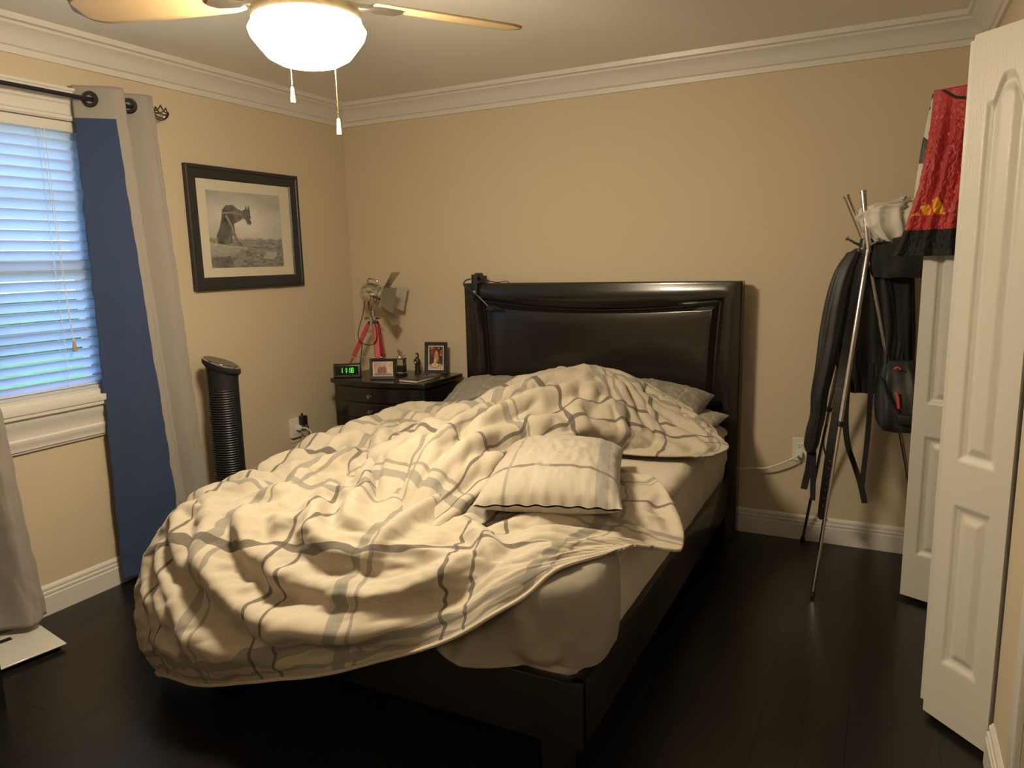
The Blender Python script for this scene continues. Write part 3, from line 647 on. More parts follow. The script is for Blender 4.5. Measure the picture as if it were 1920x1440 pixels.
# pulled tension creases along the right side
yy = G[..., 1]; side = np.clip((G[..., 0]-2.40)/.08, 0, 1)*np.clip((G[..., 2]-.36)/.05, 0, 1); G[..., 0] += side*.004*np.sin((yy*1.0+G[..., 2]*1.3)*38)
mt = grid_mesh('mattress', [G], sheetm, uvs=[G[..., :2]*1.0]); tag(mt, 'thick mattress in a cream fitted sheet on the black platform bed', 'mattress')

# ----- pillows -----
def pillow(name, label, c, L, Wd, T, rot, tilt=0, pitch=0, seed=1, m=None, wr=.006, sag=0., group=None, uvo=(0, 0), zig=0.):
    n, k = 90, 70; u = np.linspace(-1, 1, n)[:, None]; v = np.linspace(-1, 1, k)[None, :]
    e = np.clip(1-np.abs(u)**2.6, 0, 1)**.5*np.clip(1-np.abs(v)**2.6, 0, 1)**.5
    px = u*L/2*(1-.045*(1-np.abs(v)**2)*np.abs(u)**3); py = v*Wd/2*(1-.06*(1-np.abs(u)**2)*np.abs(v)**3)
    px = px+0*v; py = py+0*u
    nz = noise2(n, k, 14, seed, 1)*wr*1.6+noise2(n, k, 5, seed+9, 1)*wr*.6
    rad = noise2(n, k, 3, seed+4, 1)*wr*.9*np.clip(np.maximum(np.abs(u+0*v), np.abs(v+0*u))-.35, 0, 1)*1.6
    A_ = np.stack([px, py, (T*.62*e+nz*e+rad*e**.3+.004)], -1); B_ = np.stack([px, py, -T*.38*e-.001], -1)
    if sag: A_[..., 2] -= sag*np.clip(1-((u+.1)**2+(v)**2)*1.6, 0, 1)*T
    if zig:
        edge = np.clip((np.abs(v)-.93)/.07, 0, 1)*(v < 0); A_[..., 2] += edge*zig*np.sin(u*23+seed); B_[..., 2] += edge*zig*np.sin(u*23+seed); A_[..., 1] += edge*zig*np.sin(u*31)
    Rm = np.array((Matrix.Rotation(math.radians(rot), 3, 'Z') @ Matrix.Rotation(math.radians(tilt), 3, 'X') @ Matrix.Rotation(math.radians(pitch), 3, 'Y')))
    gs = [g @ Rm.T+np.array(c) for g in (A_, B_[:, ::-1])]
    U = np.stack([px+uvo[0], py+uvo[1]], -1)
    o = grid_mesh(name, gs, m, uvs=[U, U[:, ::-1]]); tag(o, label, 'pillow', group)
    w = o.modifiers.new('weld', 'WELD'); w.merge_threshold = .0045
    s = o.modifiers.new('sub', 'SUBSURF'); s.levels = 1; s.render_levels = 1
    return o
greyl = plaid('grey_linen', (.24, .215, .185), [(0, .0, .008, .11, (.24, .22, .20), .5), (0, .05, .006, .16, (.40, .38, .35), .5)], .9, .14)
creamp = plaid('cream_pillowcase', (.38, .33, .26), [], .85, .04)
DK, GR = (.12, .105, .09), (.23, .215, .195)
pillowm = plaid('striped_pillowcase', (.38, .335, .275), [(0, .165, .040, 0, GR, .85), (0, .205, .012, 0, GR, .7), (1, -.215, .018, 0, DK, .95), (0, -.135, .010, 0, GR, .95), (0, -.03, .05, 0, (.42, .38, .33), .4)], .85, .07)
pillow('pillow', 'grey linen pillow against the headboard on the nightstand side', (1.34, -.40, .675), .76, .46, .19, 2, 22, 0, 4, greyl, .012, group=None)
pillow('pillow', 'grey linen pillow against the headboard on the closet side', (2.09, -.42, .715), .64, .46, .17, -5, 19, 4, 5, greyl, .012)
pillow('pillow', 'cream pillow lying under the right grey pillow at the mattress corner', (2.21, -.43, .655), .56, .46, .10, -2, 3, 0, 8, creamp, .008)
pillow('pillow', 'cream pillow with grey and dark stripes lying in the middle of the duvet', (2.165, -1.60, .715), .455, .76, .165, 18, -1, 0, 11, pillowm, .005, zig=.0025)

# ----- duvet -----
RID_A = [
 (0.025,0.030,[(1.29,-2.21,0.65),(1.39,-2.29,0.61),(1.51,-2.34,0.55),(1.65,-2.35,0.52)]),
 (0.020,0.025,[(0.96,-2.20,0.60),(1.12,-2.34,0.54),(1.24,-2.39,0.48)]),
 (0.035,0.040,[(1.17,-2.27,0.61),(1.27,-2.35,0.54),(1.40,-2.39,0.48),(1.57,-2.41,0.43),(1.72,-2.40,0.43),(1.89,-2.36,0.45),(2.14,-2.30,0.53)]),
 (0.018,0.020,[(1.44,-2.19,0.67),(1.52,-2.29,0.60),(1.60,-2.35,0.53),(1.65,-2.36,0.51)]),
 (0.020,0.022,[(1.44,-1.96,0.69),(1.56,-2.16,0.68),(1.64,-2.24,0.65),(1.72,-2.26,0.62),(1.80,-2.27,0.61)]),
 (0.022,0.022,[(1.37,-1.87,0.69),(1.56,-2.02,0.69),(1.67,-2.14,0.68),(1.71,-2.23,0.65)]),
 (0.025,0.022,[(1.20,-1.29,0.76),(1.37,-1.56,0.73),(1.44,-1.65,0.72),(1.51,-1.85,0.70),(1.59,-1.97,0.70),(1.74,-2.19,0.67)]),
 (0.022,0.022,[(1.34,-1.15,0.76),(1.60,-1.58,0.72),(1.57,-1.67,0.71)]),
 (0.020,0.022,[(1.87,-1.86,0.68),(1.89,-2.04,0.68),(1.87,-2.21,0.66),(1.83,-2.29,0.59)]),
 (0.022,0.022,[(1.29,-1.57,0.73),(1.29,-1.77,0.70),(1.25,-1.81,0.69),(1.26,-1.96,0.68)]),
 (0.015,0.020,[(1.05,-2.39,0.41),(1.11,-2.42,0.39),(1.21,-2.46,0.33)]),
#far F13b (262, 1010) 38
 (0.015,0.018,[(0.96,-2.30,0.52),(0.95,-2.35,0.42),(1.08,-2.42,0.33)]),
 (0.015,0.020,[(0.94,-2.25,0.55),(1.05,-2.36,0.48),(1.22,-2.44,0.39),(1.32,-2.48,0.31)]),
 (0.028,0.035,[(1.67,-2.35,0.52),(1.84,-2.34,0.52),(1.97,-2.31,0.55),(2.11,-2.26,0.61),(2.20,-2.17,0.66)]),
 (0.020,0.025,[(2.05,-2.04,0.67),(2.18,-2.15,0.66),(2.25,-2.23,0.64)]),
 (0.018,0.020,[(1.04,-1.40,0.73),(1.13,-1.31,0.75),(1.12,-1.03,0.76),(1.24,-0.89,0.76)]),
 (0.015,0.020,[(1.18,-1.67,0.71),(1.18,-1.55,0.73),(1.25,-1.46,0.75)]),
 (0.012,0.020,[(2.35,-1.31,0.66),(2.46,-1.38,0.65),(2.56,-1.58,0.63),(2.62,-1.70,0.60)]),
 (0.010,0.020,[(2.41,-1.61,0.65),(2.50,-1.65,0.63),(2.57,-1.75,0.61)]),
 (0.012,0.020,[(2.10,-2.05,0.67),(2.23,-1.94,0.67),(2.34,-1.87,0.67),(2.48,-1.80,0.64),(2.58,-1.78,0.60)]),
]
RID_B = [
 (0.020,0.022,[(2.08,-1.18,0.77),(1.96,-1.44,0.74),(1.94,-1.72,0.77),(1.90,-1.90,0.74)]),
 (0.022,0.022,[(2.05,-1.15,0.81),(1.88,-1.42,0.81),(1.88,-1.72,0.80),(1.86,-1.88,0.76)]),
 (0.020,0.022,[(1.93,-0.99,0.88),(1.82,-1.29,0.85),(1.80,-1.55,0.82)]),
 (0.012,0.020,[(1.95,-0.75,0.92),(2.09,-0.73,0.87),(2.21,-0.89,0.77),(2.48,-0.96,0.65)]),
 (0.018,0.018,[(2.09,-0.70,0.88),(2.15,-0.91,0.81),(2.21,-1.05,0.72)]),
 (0.015,0.018,[(2.22,-0.72,0.80),(2.45,-0.84,0.69),(2.56,-0.91,0.65)]),
 (0.018,0.020,[(2.02,-0.99,0.86),(2.05,-1.15,0.81),(2.11,-1.14,0.77)]),
 (0.015,0.018,[(1.91,-1.04,0.88),(1.97,-0.96,0.88),(2.08,-0.90,0.85),(2.17,-0.94,0.80)]),
]

def build_duvet():
    gs = []; us = []
    for C, n, m, rid, kx, ky, seed, off in ((DUV_A, 300, 320, RID_A, 1.13, 1.10, 21, (0, 0)), (DUV_B, 260, 150, RID_B, 1.10, 1.15, 33, (.37, .21))):
        B0 = surf(C, n, m)
        cell = np.linalg.norm(np.gradient(B0, axis=0), axis=2); fine = blur(np.clip(cell/np.median(cell)*1.2-.1, .05, 1), 6)
        B0 = B0+gnormals(B0)*(-1 if gnormals(B0)[n//3, m//2, 2] < 0 else 1)*(1.45*ridge_disp(B0, rid)*(.4+.6*fine))[..., None]
        rx = np.linalg.norm(np.diff(B0, axis=0), axis=2); ry = np.linalg.norm(np.diff(B0, axis=1), axis=2)
        v = np.r_[0, np.cumsum(rx.mean(1))][:, None]+np.zeros((n, m)); u = np.r_[0, np.cumsum(ry.mean(0))][None]+np.zeros((n, m))
        P = settle(B0, (kx, ky), seed)
        Nn = gnormals(P); Nn = Nn*(-1 if Nn[n//3, m//2, 2] < 0 else 1); e = np.minimum.outer(np.minimum(np.arange(n), np.arange(n)[::-1]), np.minimum(np.arange(m), np.arange(m)[::-1]))
        P = P+Nn*(crease_field(n, m, u[0, -1], v[-1, 0], seed+50)*.011*np.clip((e-5)/22, 0, 1)*fine)[..., None]
        u = u+noise2(n, m, 30, seed+1, .02); v = v+noise2(n, m, 30, seed+2, .02)
        ins = np.clip((2.50-P[..., 0])/.012, 0, 1)*np.clip((P[..., 1]+2.235)/.012, 0, 1)*np.clip((P[..., 0]-.985)/.02, 0, 1)*np.clip((B0[..., 2]-.575)/.03, 0, 1)
        P[..., 2] += blur(ins*np.maximum(0, .652-P[..., 2]), 4)
        if C is DUV_A:
            w = np.clip((np.arange(n)-(n-55))/40, 0, 1)[:, None, None]
            for _ in range(40): P[:, 1:-1] = P[:, 1:-1]*(1-.5*w)+.5*w*(P[:, :-2]+P[:, 2:])/2
        if C is DUV_A: hemline = P[-3, ::3].copy()
        gs.append(P); us.append(np.stack([u+off[0], v+off[1]], -1))
    st = [(0, U0, .060, 0, (.43, .41, .38), .0)]
    DKS, GRS = (.075, .065, .055), (.20, .188, .165)
    st = [(1, V0+.30, .036, .62, GRS, .8), (1, V0+.35, .013, .62, GRS, .8), (0, U0+.30, .036, .60, GRS, .8), (0, U0+.35, .013, .60, GRS, .8),
          (0, U0, .013, .60, DKS, .9), (0, U0+.08, .012, .60, DKS, .9), (1, V0, .024, .62, DKS, .9)]
    dm = plaid('plaid_duvet_cotton', (.42, .365, .29), st, .85, .05, .3)
    o = grid_mesh('duvet', gs, dm, uvs=us, solid=.008, sub=0)
    tag(o, 'rumpled cream duvet with grey and dark plaid stripes hanging over the bed foot', 'duvet')
    hemline[:, 1] -= .004; MB().tube([tuple(p) for p in hemline[:-4]], .0058, 8).build('piping', mat('cream_piping', (.46, .40, .32), .8), o)
U0 = .44; V0 = 1.34
build_duvet()

# ----- grey flat sheet at the foot corner -----
FS = [
 [(1.85, -2.05, .622), (2.0, -2.05, .622), (2.15, -2.05, .624), (2.30, -2.05, .634), (2.42, -2.0, .637), (2.46, -1.96, .637)],
 [(1.85, -2.16, .616), (2.0, -2.17, .618), (2.15, -2.17, .622), (2.33, -2.15, .637), (2.465, -2.085, .636), (2.502, -1.965, .622)],
 [(1.85, -2.225, .58), (2.0, -2.225, .585), (2.15, -2.232, .59), (2.36, -2.245, .605), (2.503, -2.15, .605), (2.515, -1.97, .575)],
 [(1.85, -2.235, .50), (2.0, -2.24, .50), (2.15, -2.255, .51), (2.37, -2.27, .51), (2.52, -2.16, .50), (2.522, -1.975, .49)],
 [(1.85, -2.25, .475), (2.02, -2.27, .465), (2.17, -2.30, .45), (2.37, -2.275, .43), (2.518, -2.17, .42), (2.521, -1.985, .42)],
 [(1.87, -2.27, .455), (2.04, -2.30, .43), (2.20, -2.335, .392), (2.38, -2.265, .40), (2.512, -2.18, .385), (2.518, -2.0, .37)],
]
B0 = surf(FS, 90, 130)
RS = [(.022, .022, [(2.16, -2.24, .61), (2.19, -2.29, .52), (2.20, -2.34, .40), (2.21, -2.36, .36)]), (.014, .018, [(2.33, -2.26, .56), (2.36, -2.29, .48), (2.40, -2.26, .40)]), (.012, .018, [(2.03, -2.28, .52), (2.10, -2.31, .45), (2.19, -2.35, .37)]), (.012, .016, [(2.45, -2.20, .50), (2.42, -2.26, .42), (2.41, -2.27, .38)])]
Nn = gnormals(B0); sg = -1 if Nn[10, 60, 2] < 0 else 1
B0 = B0+Nn*sg*1.6*ridge_disp(B0, RS)[..., None]
P = settle(B0, (1.03, 1.06), 5, lims=(.006, .006, .003), noise=.008)
P = P+gnormals(P)*sg*(crease_field(90, 130, .9, .5, 77)*.009)[..., None]
tag(grid_mesh('flat_sheet', [P], plaid('grey_flat_sheet', (.22, .195, .16), [(0, 1.03*1.0, .012, 0, (.2, .18, .16), .8)], .9, .10), uvs=[B0[..., :2]], solid=.004), 'grey linen flat sheet hanging over the foot corner of the bed', 'sheet')

# ======================= nightstand =======================
NT = .78
ns_ = empty('nightstand', (.515, -.28, 0), 'black bow-fronted nightstand with round silver knobs in the room corner', 'nightstand')
def bow(y, d, x0=.185, x1=.85, n=16): return [(x0+(x1-x0)*k/n, y-d*4*(k/n)*(1-k/n)) for k in range(n+1)]
def bow_slab(z0, z1, x0, x1, y, d, yb): return [(x, yy, z0) for x, yy in bow(y, d, x0, x1)]+[(x1, yb, z0), (x0, yb, z0)], (0, 0, z1-z0)
MB().prism(*bow_slab(NT-.028, NT, .175, .86, -.475, .05, -.05)).build('top', blackwood, ns_, bevel=.004)
MB().prism(*bow_slab(.06, NT-.028, .19, .845, -.455, .045, -.06)).build('body', blackwood, ns_)
for k, (a, b) in enumerate(((.655, .742), (.56, .648), (.34, .553), (.10, .333))):
    dr = MB().prism(*bow_slab(a, b, .225, .81, -.466, .048, -.44)).build('drawer', blackwood, ns_, bevel=.004)
    zc = .695 if k == 0 else .604 if k == 1 else (a+b)/2
    MB().lathe([(0, 0), (.006, 0), (.005, .010), (.010, .017), (.0125, .022), (.011, .027), (0, .029)], (.507, -.512, zc), 20, axis=(0, -1, 0)).build('knob', brushed, dr)
for x in (.20, .79): MB().box((x, -.44, 0), (x+.04, -.40, .06), .003).build('leg', blackwood, ns_); MB().box((x, -.12, 0), (x+.04, -.08, .06), .003).build('leg', blackwood, ns_)

# ----- alarm clock -----
ac = empty('alarm_clock', (.275, -.43, NT), 'black alarm clock with green digits reading 11:18 on the nightstand', 'clock')
CA, CB = Vector((.205, -.478, NT)), Vector((.342, -.395, NT)); cu = (CB-CA).normalized(); cn = Vector((cu.y, -cu.x, 0)); 
def cp(s, d, z): return CA+cu*s-cn*d+Vector((0, 0, z))
Lc = (CB-CA).length; prof = [(0, .006), (.0, 0), (.065, 0), (.07, .05), (.05, .078), (.012, .083)]
b = MB(); b.add([cp(s, d+(.012 if z > .07 and d < .02 else 0), z) for s in (0, Lc) for d, z in ((0, .004), (.004, 0), (.07, 0), (.072, .05), (.055, .082), (.008, .084), (.001, .076))], [tuple(range(7)), tuple(range(13, 6, -1))]+[(i, (i+1) % 7, (i+1) % 7+7, i+7) for i in range(7)])
b.build('case', blackplastic, ac, bevel=.004)
b = MB(); b.prism([cp(.012, -.0005, .02), cp(Lc-.01, -.0005, .02), cp(Lc-.01, -.0005, .072), cp(.012, -.0005, .072)], cn*.001); b.build('display_window', mat('smoked_display', (.01, .012, .01), .12), ac)
dg = mat('green_digits', (0, .1, 0), .5, emit=(.10, 1.0, .05), estr=1.5)
SEG = {'1': 'bc', '8': 'abcdefg'}
def digit(b, ch, s0, w=.0135, h=.030, zb=.031):
    t = .0034; q = {'a': (0, w, h-t, h), 'g': (0, w, h/2-t/2, h/2+t/2), 'd': (0, w, 0, t), 'b': (w-t, w, h/2+.001, h), 'c': (w-t, w, 0, h/2-.001), 'f': (0, t, h/2+.001, h), 'e': (0, t, 0, h/2-.001)}
    for c in SEG[ch]: x0, x1, z0, z1 = q[c]; b.prism([cp(s0+x0, -.0018, zb+z0), cp(s0+x1, -.0018, zb+z0), cp(s0+x1+.001, -.0018, zb+z1), cp(s0+x0+.001, -.0018, zb+z1)], cn*.0005)
b = MB(); digit(b, '1', .042); digit(b, '1', .066); digit(b, '1', .088); digit(b, '8', .108)
for z in (.040, .052): b.prism([cp(.085, -.0018, z), cp(.088, -.0018, z), cp(.088, -.0018, z+.003), cp(.085, -.0018, z+.003)], cn*.0005)
b.build('digits', dg, ac, smooth=False)

# ----- printed pictures -----
printm = bpy.data.materials.new('printed_paper'); printm.use_nodes = True
_v = printm.node_tree.nodes.new('ShaderNodeVertexColor'); _v.layer_name = 'print'; _b = printm.node_tree.nodes['Principled BSDF']
printm.node_tree.links.new(_v.outputs[0], _b.inputs['Base Color']); _b.inputs['Roughness'].default_value = .3
def print_sheet(name, O, U, V_, fn, nu, nv, parent, m=None):
    """flat printed sheet at O spanning U (right) and V_ (up); fn(x, y) arrays in 0..1, y up -> rgb"""
    O, U, V_ = (np.array(tuple(q), float) for q in (O, U, V_)); a = np.linspace(0, 1, nu+1)[:, None, None]; c = np.linspace(0, 1, nv+1)[None, :, None]
    G = O+a*U+c*V_
    X, Y = np.meshgrid((np.arange(nu)+.5)/nu, (np.arange(nv)+.5)/nv, indexing='ij')
    return grid_mesh(name, [G], m or printm, parent, attr=fn(X, Y).reshape(-1, 3))
def inpoly(X, Y, P):
    r = np.zeros(X.shape, bool); n = len(P)
    for k in range(n):
        (x0, y0), (x1, y1) = P[k], P[(k+1) % n]
        c = ((y0 > Y) != (y1 > Y)) & (X < (x1-x0)*(Y-y0)/((y1-y0) or 1e-9)+x0); r ^= c
    return r
def beast(X, Y):
    sky = .50+.28*np.exp(-((X-.5)**2/.25+(Y-.62)**2/.10))+.12*fbm(X*1.2, Y*2, 3, 3); sky -= .25*np.clip(Y-.80+.25*np.abs(X-.35), 0, 1)
    v = sky
    city = .26+.20*fbm(X*1.3, Y*3.2, 16, 8, 4)+.30*np.clip(fbm(X, Y*3, 22, 5, 2)-.28, 0, 1)*2
    hz = .40+.01*np.sin(X*40); f = np.clip((hz-Y)/.03, 0, 1); v = v*(1-f)+(city+.10*np.clip(1-(hz-Y)/.15, 0, 1))*f
    plaza = inpoly(X, Y, [(.70, .12), (.76, .22), (.92, .20), (.86, .10)]); v = np.where(plaza, .50+.08*fbm(X, Y, 20, 2), v)
    led = inpoly(X, Y, [(0, .33), (.12, .31), (.5, .27), (.44, .20), (.2, .15), (0, .13)]); v = np.where(led, .30+.22*(Y-.1)/.25+.10*fbm(X*2, Y*6, 8, 1), v)
    led2 = inpoly(X, Y, [(0, .14), (.25, .15), (.30, .0), (0, 0)]); v = np.where(led2, .20+.16*fbm(X, Y, 12, 6), v)
    st = inpoly(X, Y, [(.40, .25), (.48, .22), (.38, .0), (.28, 0)]); v = np.where(st, .30+.08*fbm(X, Y, 14, 7), v)
    body = inpoly(X, Y, [(.10, .32), (.09, .42), (.14, .52), (.17, .64), (.19, .76), (.24, .82), (.33, .83), (.40, .78), (.45, .76), (.49, .78), (.51, .84), (.525, .78), (.545, .84), (.56, .78), (.56, .70), (.57, .67), (.55, .66), (.57, .60), (.55, .57), (.53, .59), (.515, .57), (.49, .64), (.46, .66), (.42, .63), (.37, .60), (.33, .58), (.335, .48), (.36, .38), (.43, .30), (.38, .29), (.33, .38), (.30, .44), (.29, .33), (.22, .30)])
    sh = .13+.16*fbm(X*1.5, Y, 9, 11)+.13*np.clip(.35-np.abs(X-.36-.2*(Y-.6)), 0, 1)
    v = np.where(body, sh, v)
    for P in ([(.18, .72), (.30, .74), (.44, .71), (.44, .70), (.30, .72), (.18, .70)], [(.24, .70), (.31, .56), (.33, .45), (.31, .45), (.28, .56), (.22, .68)]): v = np.where(inpoly(X, Y, P), .34, v)
    v = np.clip(v, .02, .8)*.8
    return np.stack([v, v*.97, v*.90], -1)
def blobs(base, items, seed, ns=.05):
    def fn(X, Y):
        c = np.ones(X.shape+(3,))*np.array(base); c += fbm(X, Y, 10, seed)[..., None]*ns
        for cx, cy, rx, ry, col in items:
            d = np.clip(1.25-np.sqrt(((X-cx)/rx)**2+((Y-cy)/ry)**2), 0, 1)*4; d = np.clip(d, 0, 1)[..., None]; c = c*(1-d)+(np.array(col)+fbm(X, Y, 18, seed+3)[..., None]*ns)*d
        return np.clip(c, .005, .9)
    return fn
# ----- gargoyle picture on the left wall -----
pf = empty('framed_picture', (0, -.868, 1.66), 'large black framed black and white print of a stone beast over a city', 'picture')
y0, y1, z0, z1 = -1.259, -.475, 1.343, 1.978
def frame_sweep(pts, prof, nrm):
    c = sum((Vector(p) for p in pts), Vector())/4; path = []
    for i, p in enumerate(pts):
        p = Vector(p); a = (Vector(pts[i-1])-p).normalized(); b_ = (Vector(pts[(i+1) % 4])-p).normalized(); path.append((p, a+b_, nrm))
    return MB().sweep(prof, path, closed=True)
blackfr = mat('black_wood_frame', (.022, .022, .026), .4, bump=.08, bscale=30)
frame_sweep([(0, y0, z0), (0, y1, z0), (0, y1, z1), (0, y0, z1)], [(0, .002), (0, .026), (.004, .030), (.018, .030), (.022, .025), (.060, .018), (.066, .012), (.068, .002)], (1, 0, 0)).build('frame', blackfr, pf, ang=20)
MB().box((.002, y0+.06, z0+.06), (.010, y1-.06, z1-.06)).build('mat_board', mat('cream_mat_board', (.62, .57, .47), .7), pf)
print_sheet('print', (.0106, -1.137, 1.457), (0, .518, 0), (0, 0, .400), beast, 230, 180, pf)
# ----- small photo frames -----
def photo_frame(name, label, A_, B_, h, bw, mw, lean, fn, nu, nv, mcol=(.7, .68, .64)):
    A_, B_ = Vector(A_), Vector(B_); u = (B_-A_); L = u.length; u.normalize(); n = Vector((u.y, -u.x, 0))
    if n.y > 0: n = -n
    up = (Vector((0, 0, 1))-n*lean).normalized(); o = empty(name, A_, label, 'photo frame', 'small photo frames on the nightstand')
    P = lambda s, t, d=0: A_+u*s+up*t+n*d
    frame_sweep([P(0, 0), P(L, 0), P(L, h), P(0, h)], [(0, 0), (0, .014), (.003, .016), (bw-.003, .013), (bw, .008), (bw, 0)], n).build('frame', blackfr, o, ang=20)
    b = MB(); b.prism([P(bw-.002, bw-.002, .001), P(L-bw+.002, bw-.002, .001), P(L-bw+.002, h-bw+.002, .001), P(bw-.002, h-bw+.002, .001)], n*.004); b.build('mount', mat('photo_mount', mcol, .5), o)
    print_sheet('photo', P(bw+mw, bw+mw, .0056), u*(L-2*bw-2*mw), up*(h-2*bw-2*mw), fn, nu, nv, o)
    b = MB(); b.prism([P(L/2-.02, h*.75, 0), P(L/2+.02, h*.75, 0), P(L/2+.02, .01, -.05), P(L/2-.02, .01, -.05)], -n*.003); b.build('stand', blackfr, o)
    return o
photo_frame('photo_frame', 'black landscape photo frame with a faded group photo, beside the clock', (.447, -.432, NT+.001), (.592, -.372, NT+.001), .122, .017, .004, .12,
            blobs((.55, .36, .30), [(.80, .5, .16, .5, (.62, .52, .36)), (.36, .38, .13, .3, (.22, .12, .12)), (.58, .40, .10, .3, (.25, .14, .13)), (.36, .66, .05, .09, (.4, .24, .2)), (.58, .68, .05, .09, (.38, .22, .2)), (.5, .05, .45, .14, (.34, .16, .16)), (.85, .72, .1, .02, (.3, .16, .12)), (.12, .7, .07, .2, (.5, .28, .26))], 4, .10), 110, 70)
photo_frame('photo_frame', 'black portrait photo frame with a dinner table photo, at the wall', (.640, -.135, NT+.001), (.782, -.105, NT+.001), .195, .022, .006, .14,
            blobs((.07, .03, .025), [(.5, .07, .55, .16, (.50, .40, .27)), (.52, .53, .16, .22, (.42, .20, .12)), (.52, .72, .10, .10, (.45, .22, .13)), (.54, .69, .04, .05, (.60, .33, .22)), (.52, .47, .06, .05, (.6, .35, .24)), (.42, .33, .08, .12, (.7, .45, .25)), (.42, .17, .26, .10, (.12, .08, .06)), (.42, .18, .22, .085, (.72, .58, .38)), (.42, .20, .11, .06, (.62, .38, .18)), (.2, .93, .10, .05, (.75, .12, .08)), (.2, .75, .09, .12, (.30, .05, .04)), (.88, .75, .07, .12, (.45, .05, .05)), (.70, .93, .03, .02, (.8, .7, .6)), (.85, .63, .08, .02, (.75, .4, .3))], 6, .05), 70, 110)
# ----- figurine -----
fg = MB(); prof = [(.0, 0), (.020, 0), (.021, .006), (.018, .02), (.0165, .045), (.018, .065), (.019, .078), (.014, .090), (.009, .097), (.0115, .104), (.0125, .112), (.010, .122), (.004, .128), (0, .129)]
fg.lathe([(r*.95, z) for r, z in prof], (.585, -.135, NT), 28)
rng = MB(); fo = fg.build('figurine', mat('dark_glazed_figure', (.025, .018, .014), .3, bump=.1, bscale=60), None); tag(fo, 'small dark robed figurine with a pale face standing by the portrait frame', 'figurine')
b = MB(); b.lathe([(0, -.008), (.006, -.006), (.0075, 0), (.006, .007), (0, .009)], (.586, -.1445, NT+.110), 16); b.build('face', mat('ivory_face', (.55, .42, .28), .5), fo)
b = MB(); b.tube([(.570, -.139, NT+.085), (.573, -.153, NT+.068), (.583, -.158, NT+.066)], [.0055, .005, .004], 10, smooth=4).tube([(.602, -.139, NT+.085), (.599, -.153, NT+.068), (.588, -.158, NT+.066)], [.0055, .005, .004], 10, smooth=4); b.build('arms', MATS['dark_glazed_figure'], fo)
b = MB(); b.lathe([(0, -.006), (.006, -.005), (.009, .0), (.006, .005), (0, .006)], (.585, -.160, NT+.070), 14); b.build('hands', MATS['ivory_face'], fo)
# ----- glass decanter with metal pump -----
gt = empty('oil_lamp', (.53, -.235, NT), 'small clear glass bottle with a metal burner top behind the landscape frame', 'ornament')
glassm = mat('clear_glass', (.9, .9, .85), .03, trans=1.0)
cx, cy = .532, -.235
MB().box((cx-.032, cy-.022, NT), (cx+.032, cy+.022, NT+.012), .003).build('base', blackplastic, gt)
MB().box((cx-.028, cy-.019, NT+.0125), (cx+.028, cy+.019, NT+.100), .004).build('glass_body', glassm, gt)
MB().box((cx-.020, cy-.012, NT+.020), (cx+.020, cy+.012, NT+.06), .002).build('filling', mat('dark_filling', (.05, .04, .03), .4), gt)
b = MB(); b.box((cx-.031, cy-.021, NT+.1005), (cx+.031, cy+.021, NT+.108), .002).lathe([(.02, 0), (.016, .01), (.008, .013), (.008, .028), (.013, .030), (.013, .036), (0, .038)], (cx-.006, cy, NT+.108), 18).tube([(cx-.006, cy, NT+.118), (cx+.025, cy-.005, NT+.118), (cx+.040, cy-.006, NT+.124)], .0025, 8).tube([(cx+.012, cy, NT+.105), (cx+.012, cy, NT+.150)], .002, 8).lathe([(0, -.009), (.009, -.004), (.009, .004), (0, .009)], (cx-.014, cy, NT+.150), 12)
b.build('metal_top', chrome, gt)
# ----- book and loose things -----
bk = empty('book', (.73, -.36, NT), 'dark hardcover picture book lying near the front edge of the nightstand', 'book')
q = [Vector(p) for p in ((.665, -.452, NT), (.800, -.462, NT), (.806, -.218, NT), (.685, -.20, NT))]
b = MB(); b.prism([p+Vector((0, 0, .0005)) for p in q], (0, 0, .002)).prism([p+Vector((0, 0, .0145)) for p in q], (0, 0, .002)); b.build('cover', mat('dark_book_cover', (.02, .018, .018), .25), bk)
cc = sum(q, Vector())/4; qi = [cc+(p-cc)*.965 for p in q]
b = MB(); b.prism([p+Vector((0, 0, .0026)) for p in qi], (0, 0, .0118)); b.build('page_block', mat('book_pages', (.66, .60, .48), .8), bk)
print_sheet('cover_print', q[0]+Vector((.003, .003, .0168)), (q[1]-q[0])*.96, (q[3]-q[0])*.96, blobs((.03, .028, .028), [(.6, .6, .2, .14, (.16, .08, .04)), (.25, .35, .12, .12, (.07, .07, .08)), (.75, .3, .12, .12, (.05, .045, .045))], 9, .03), 50, 60, bk)
t = MB().lathe([(0, 0), (.012, 0), (.013, .004), (.010, .008), (0, .009)], (.655, -.18, NT), 18).build('tealight', mat('yellow_wax', (.75, .55, .22), .4), None); tag(t, 'tiny yellowish round tealight on the nightstand by the book', 'tealight')
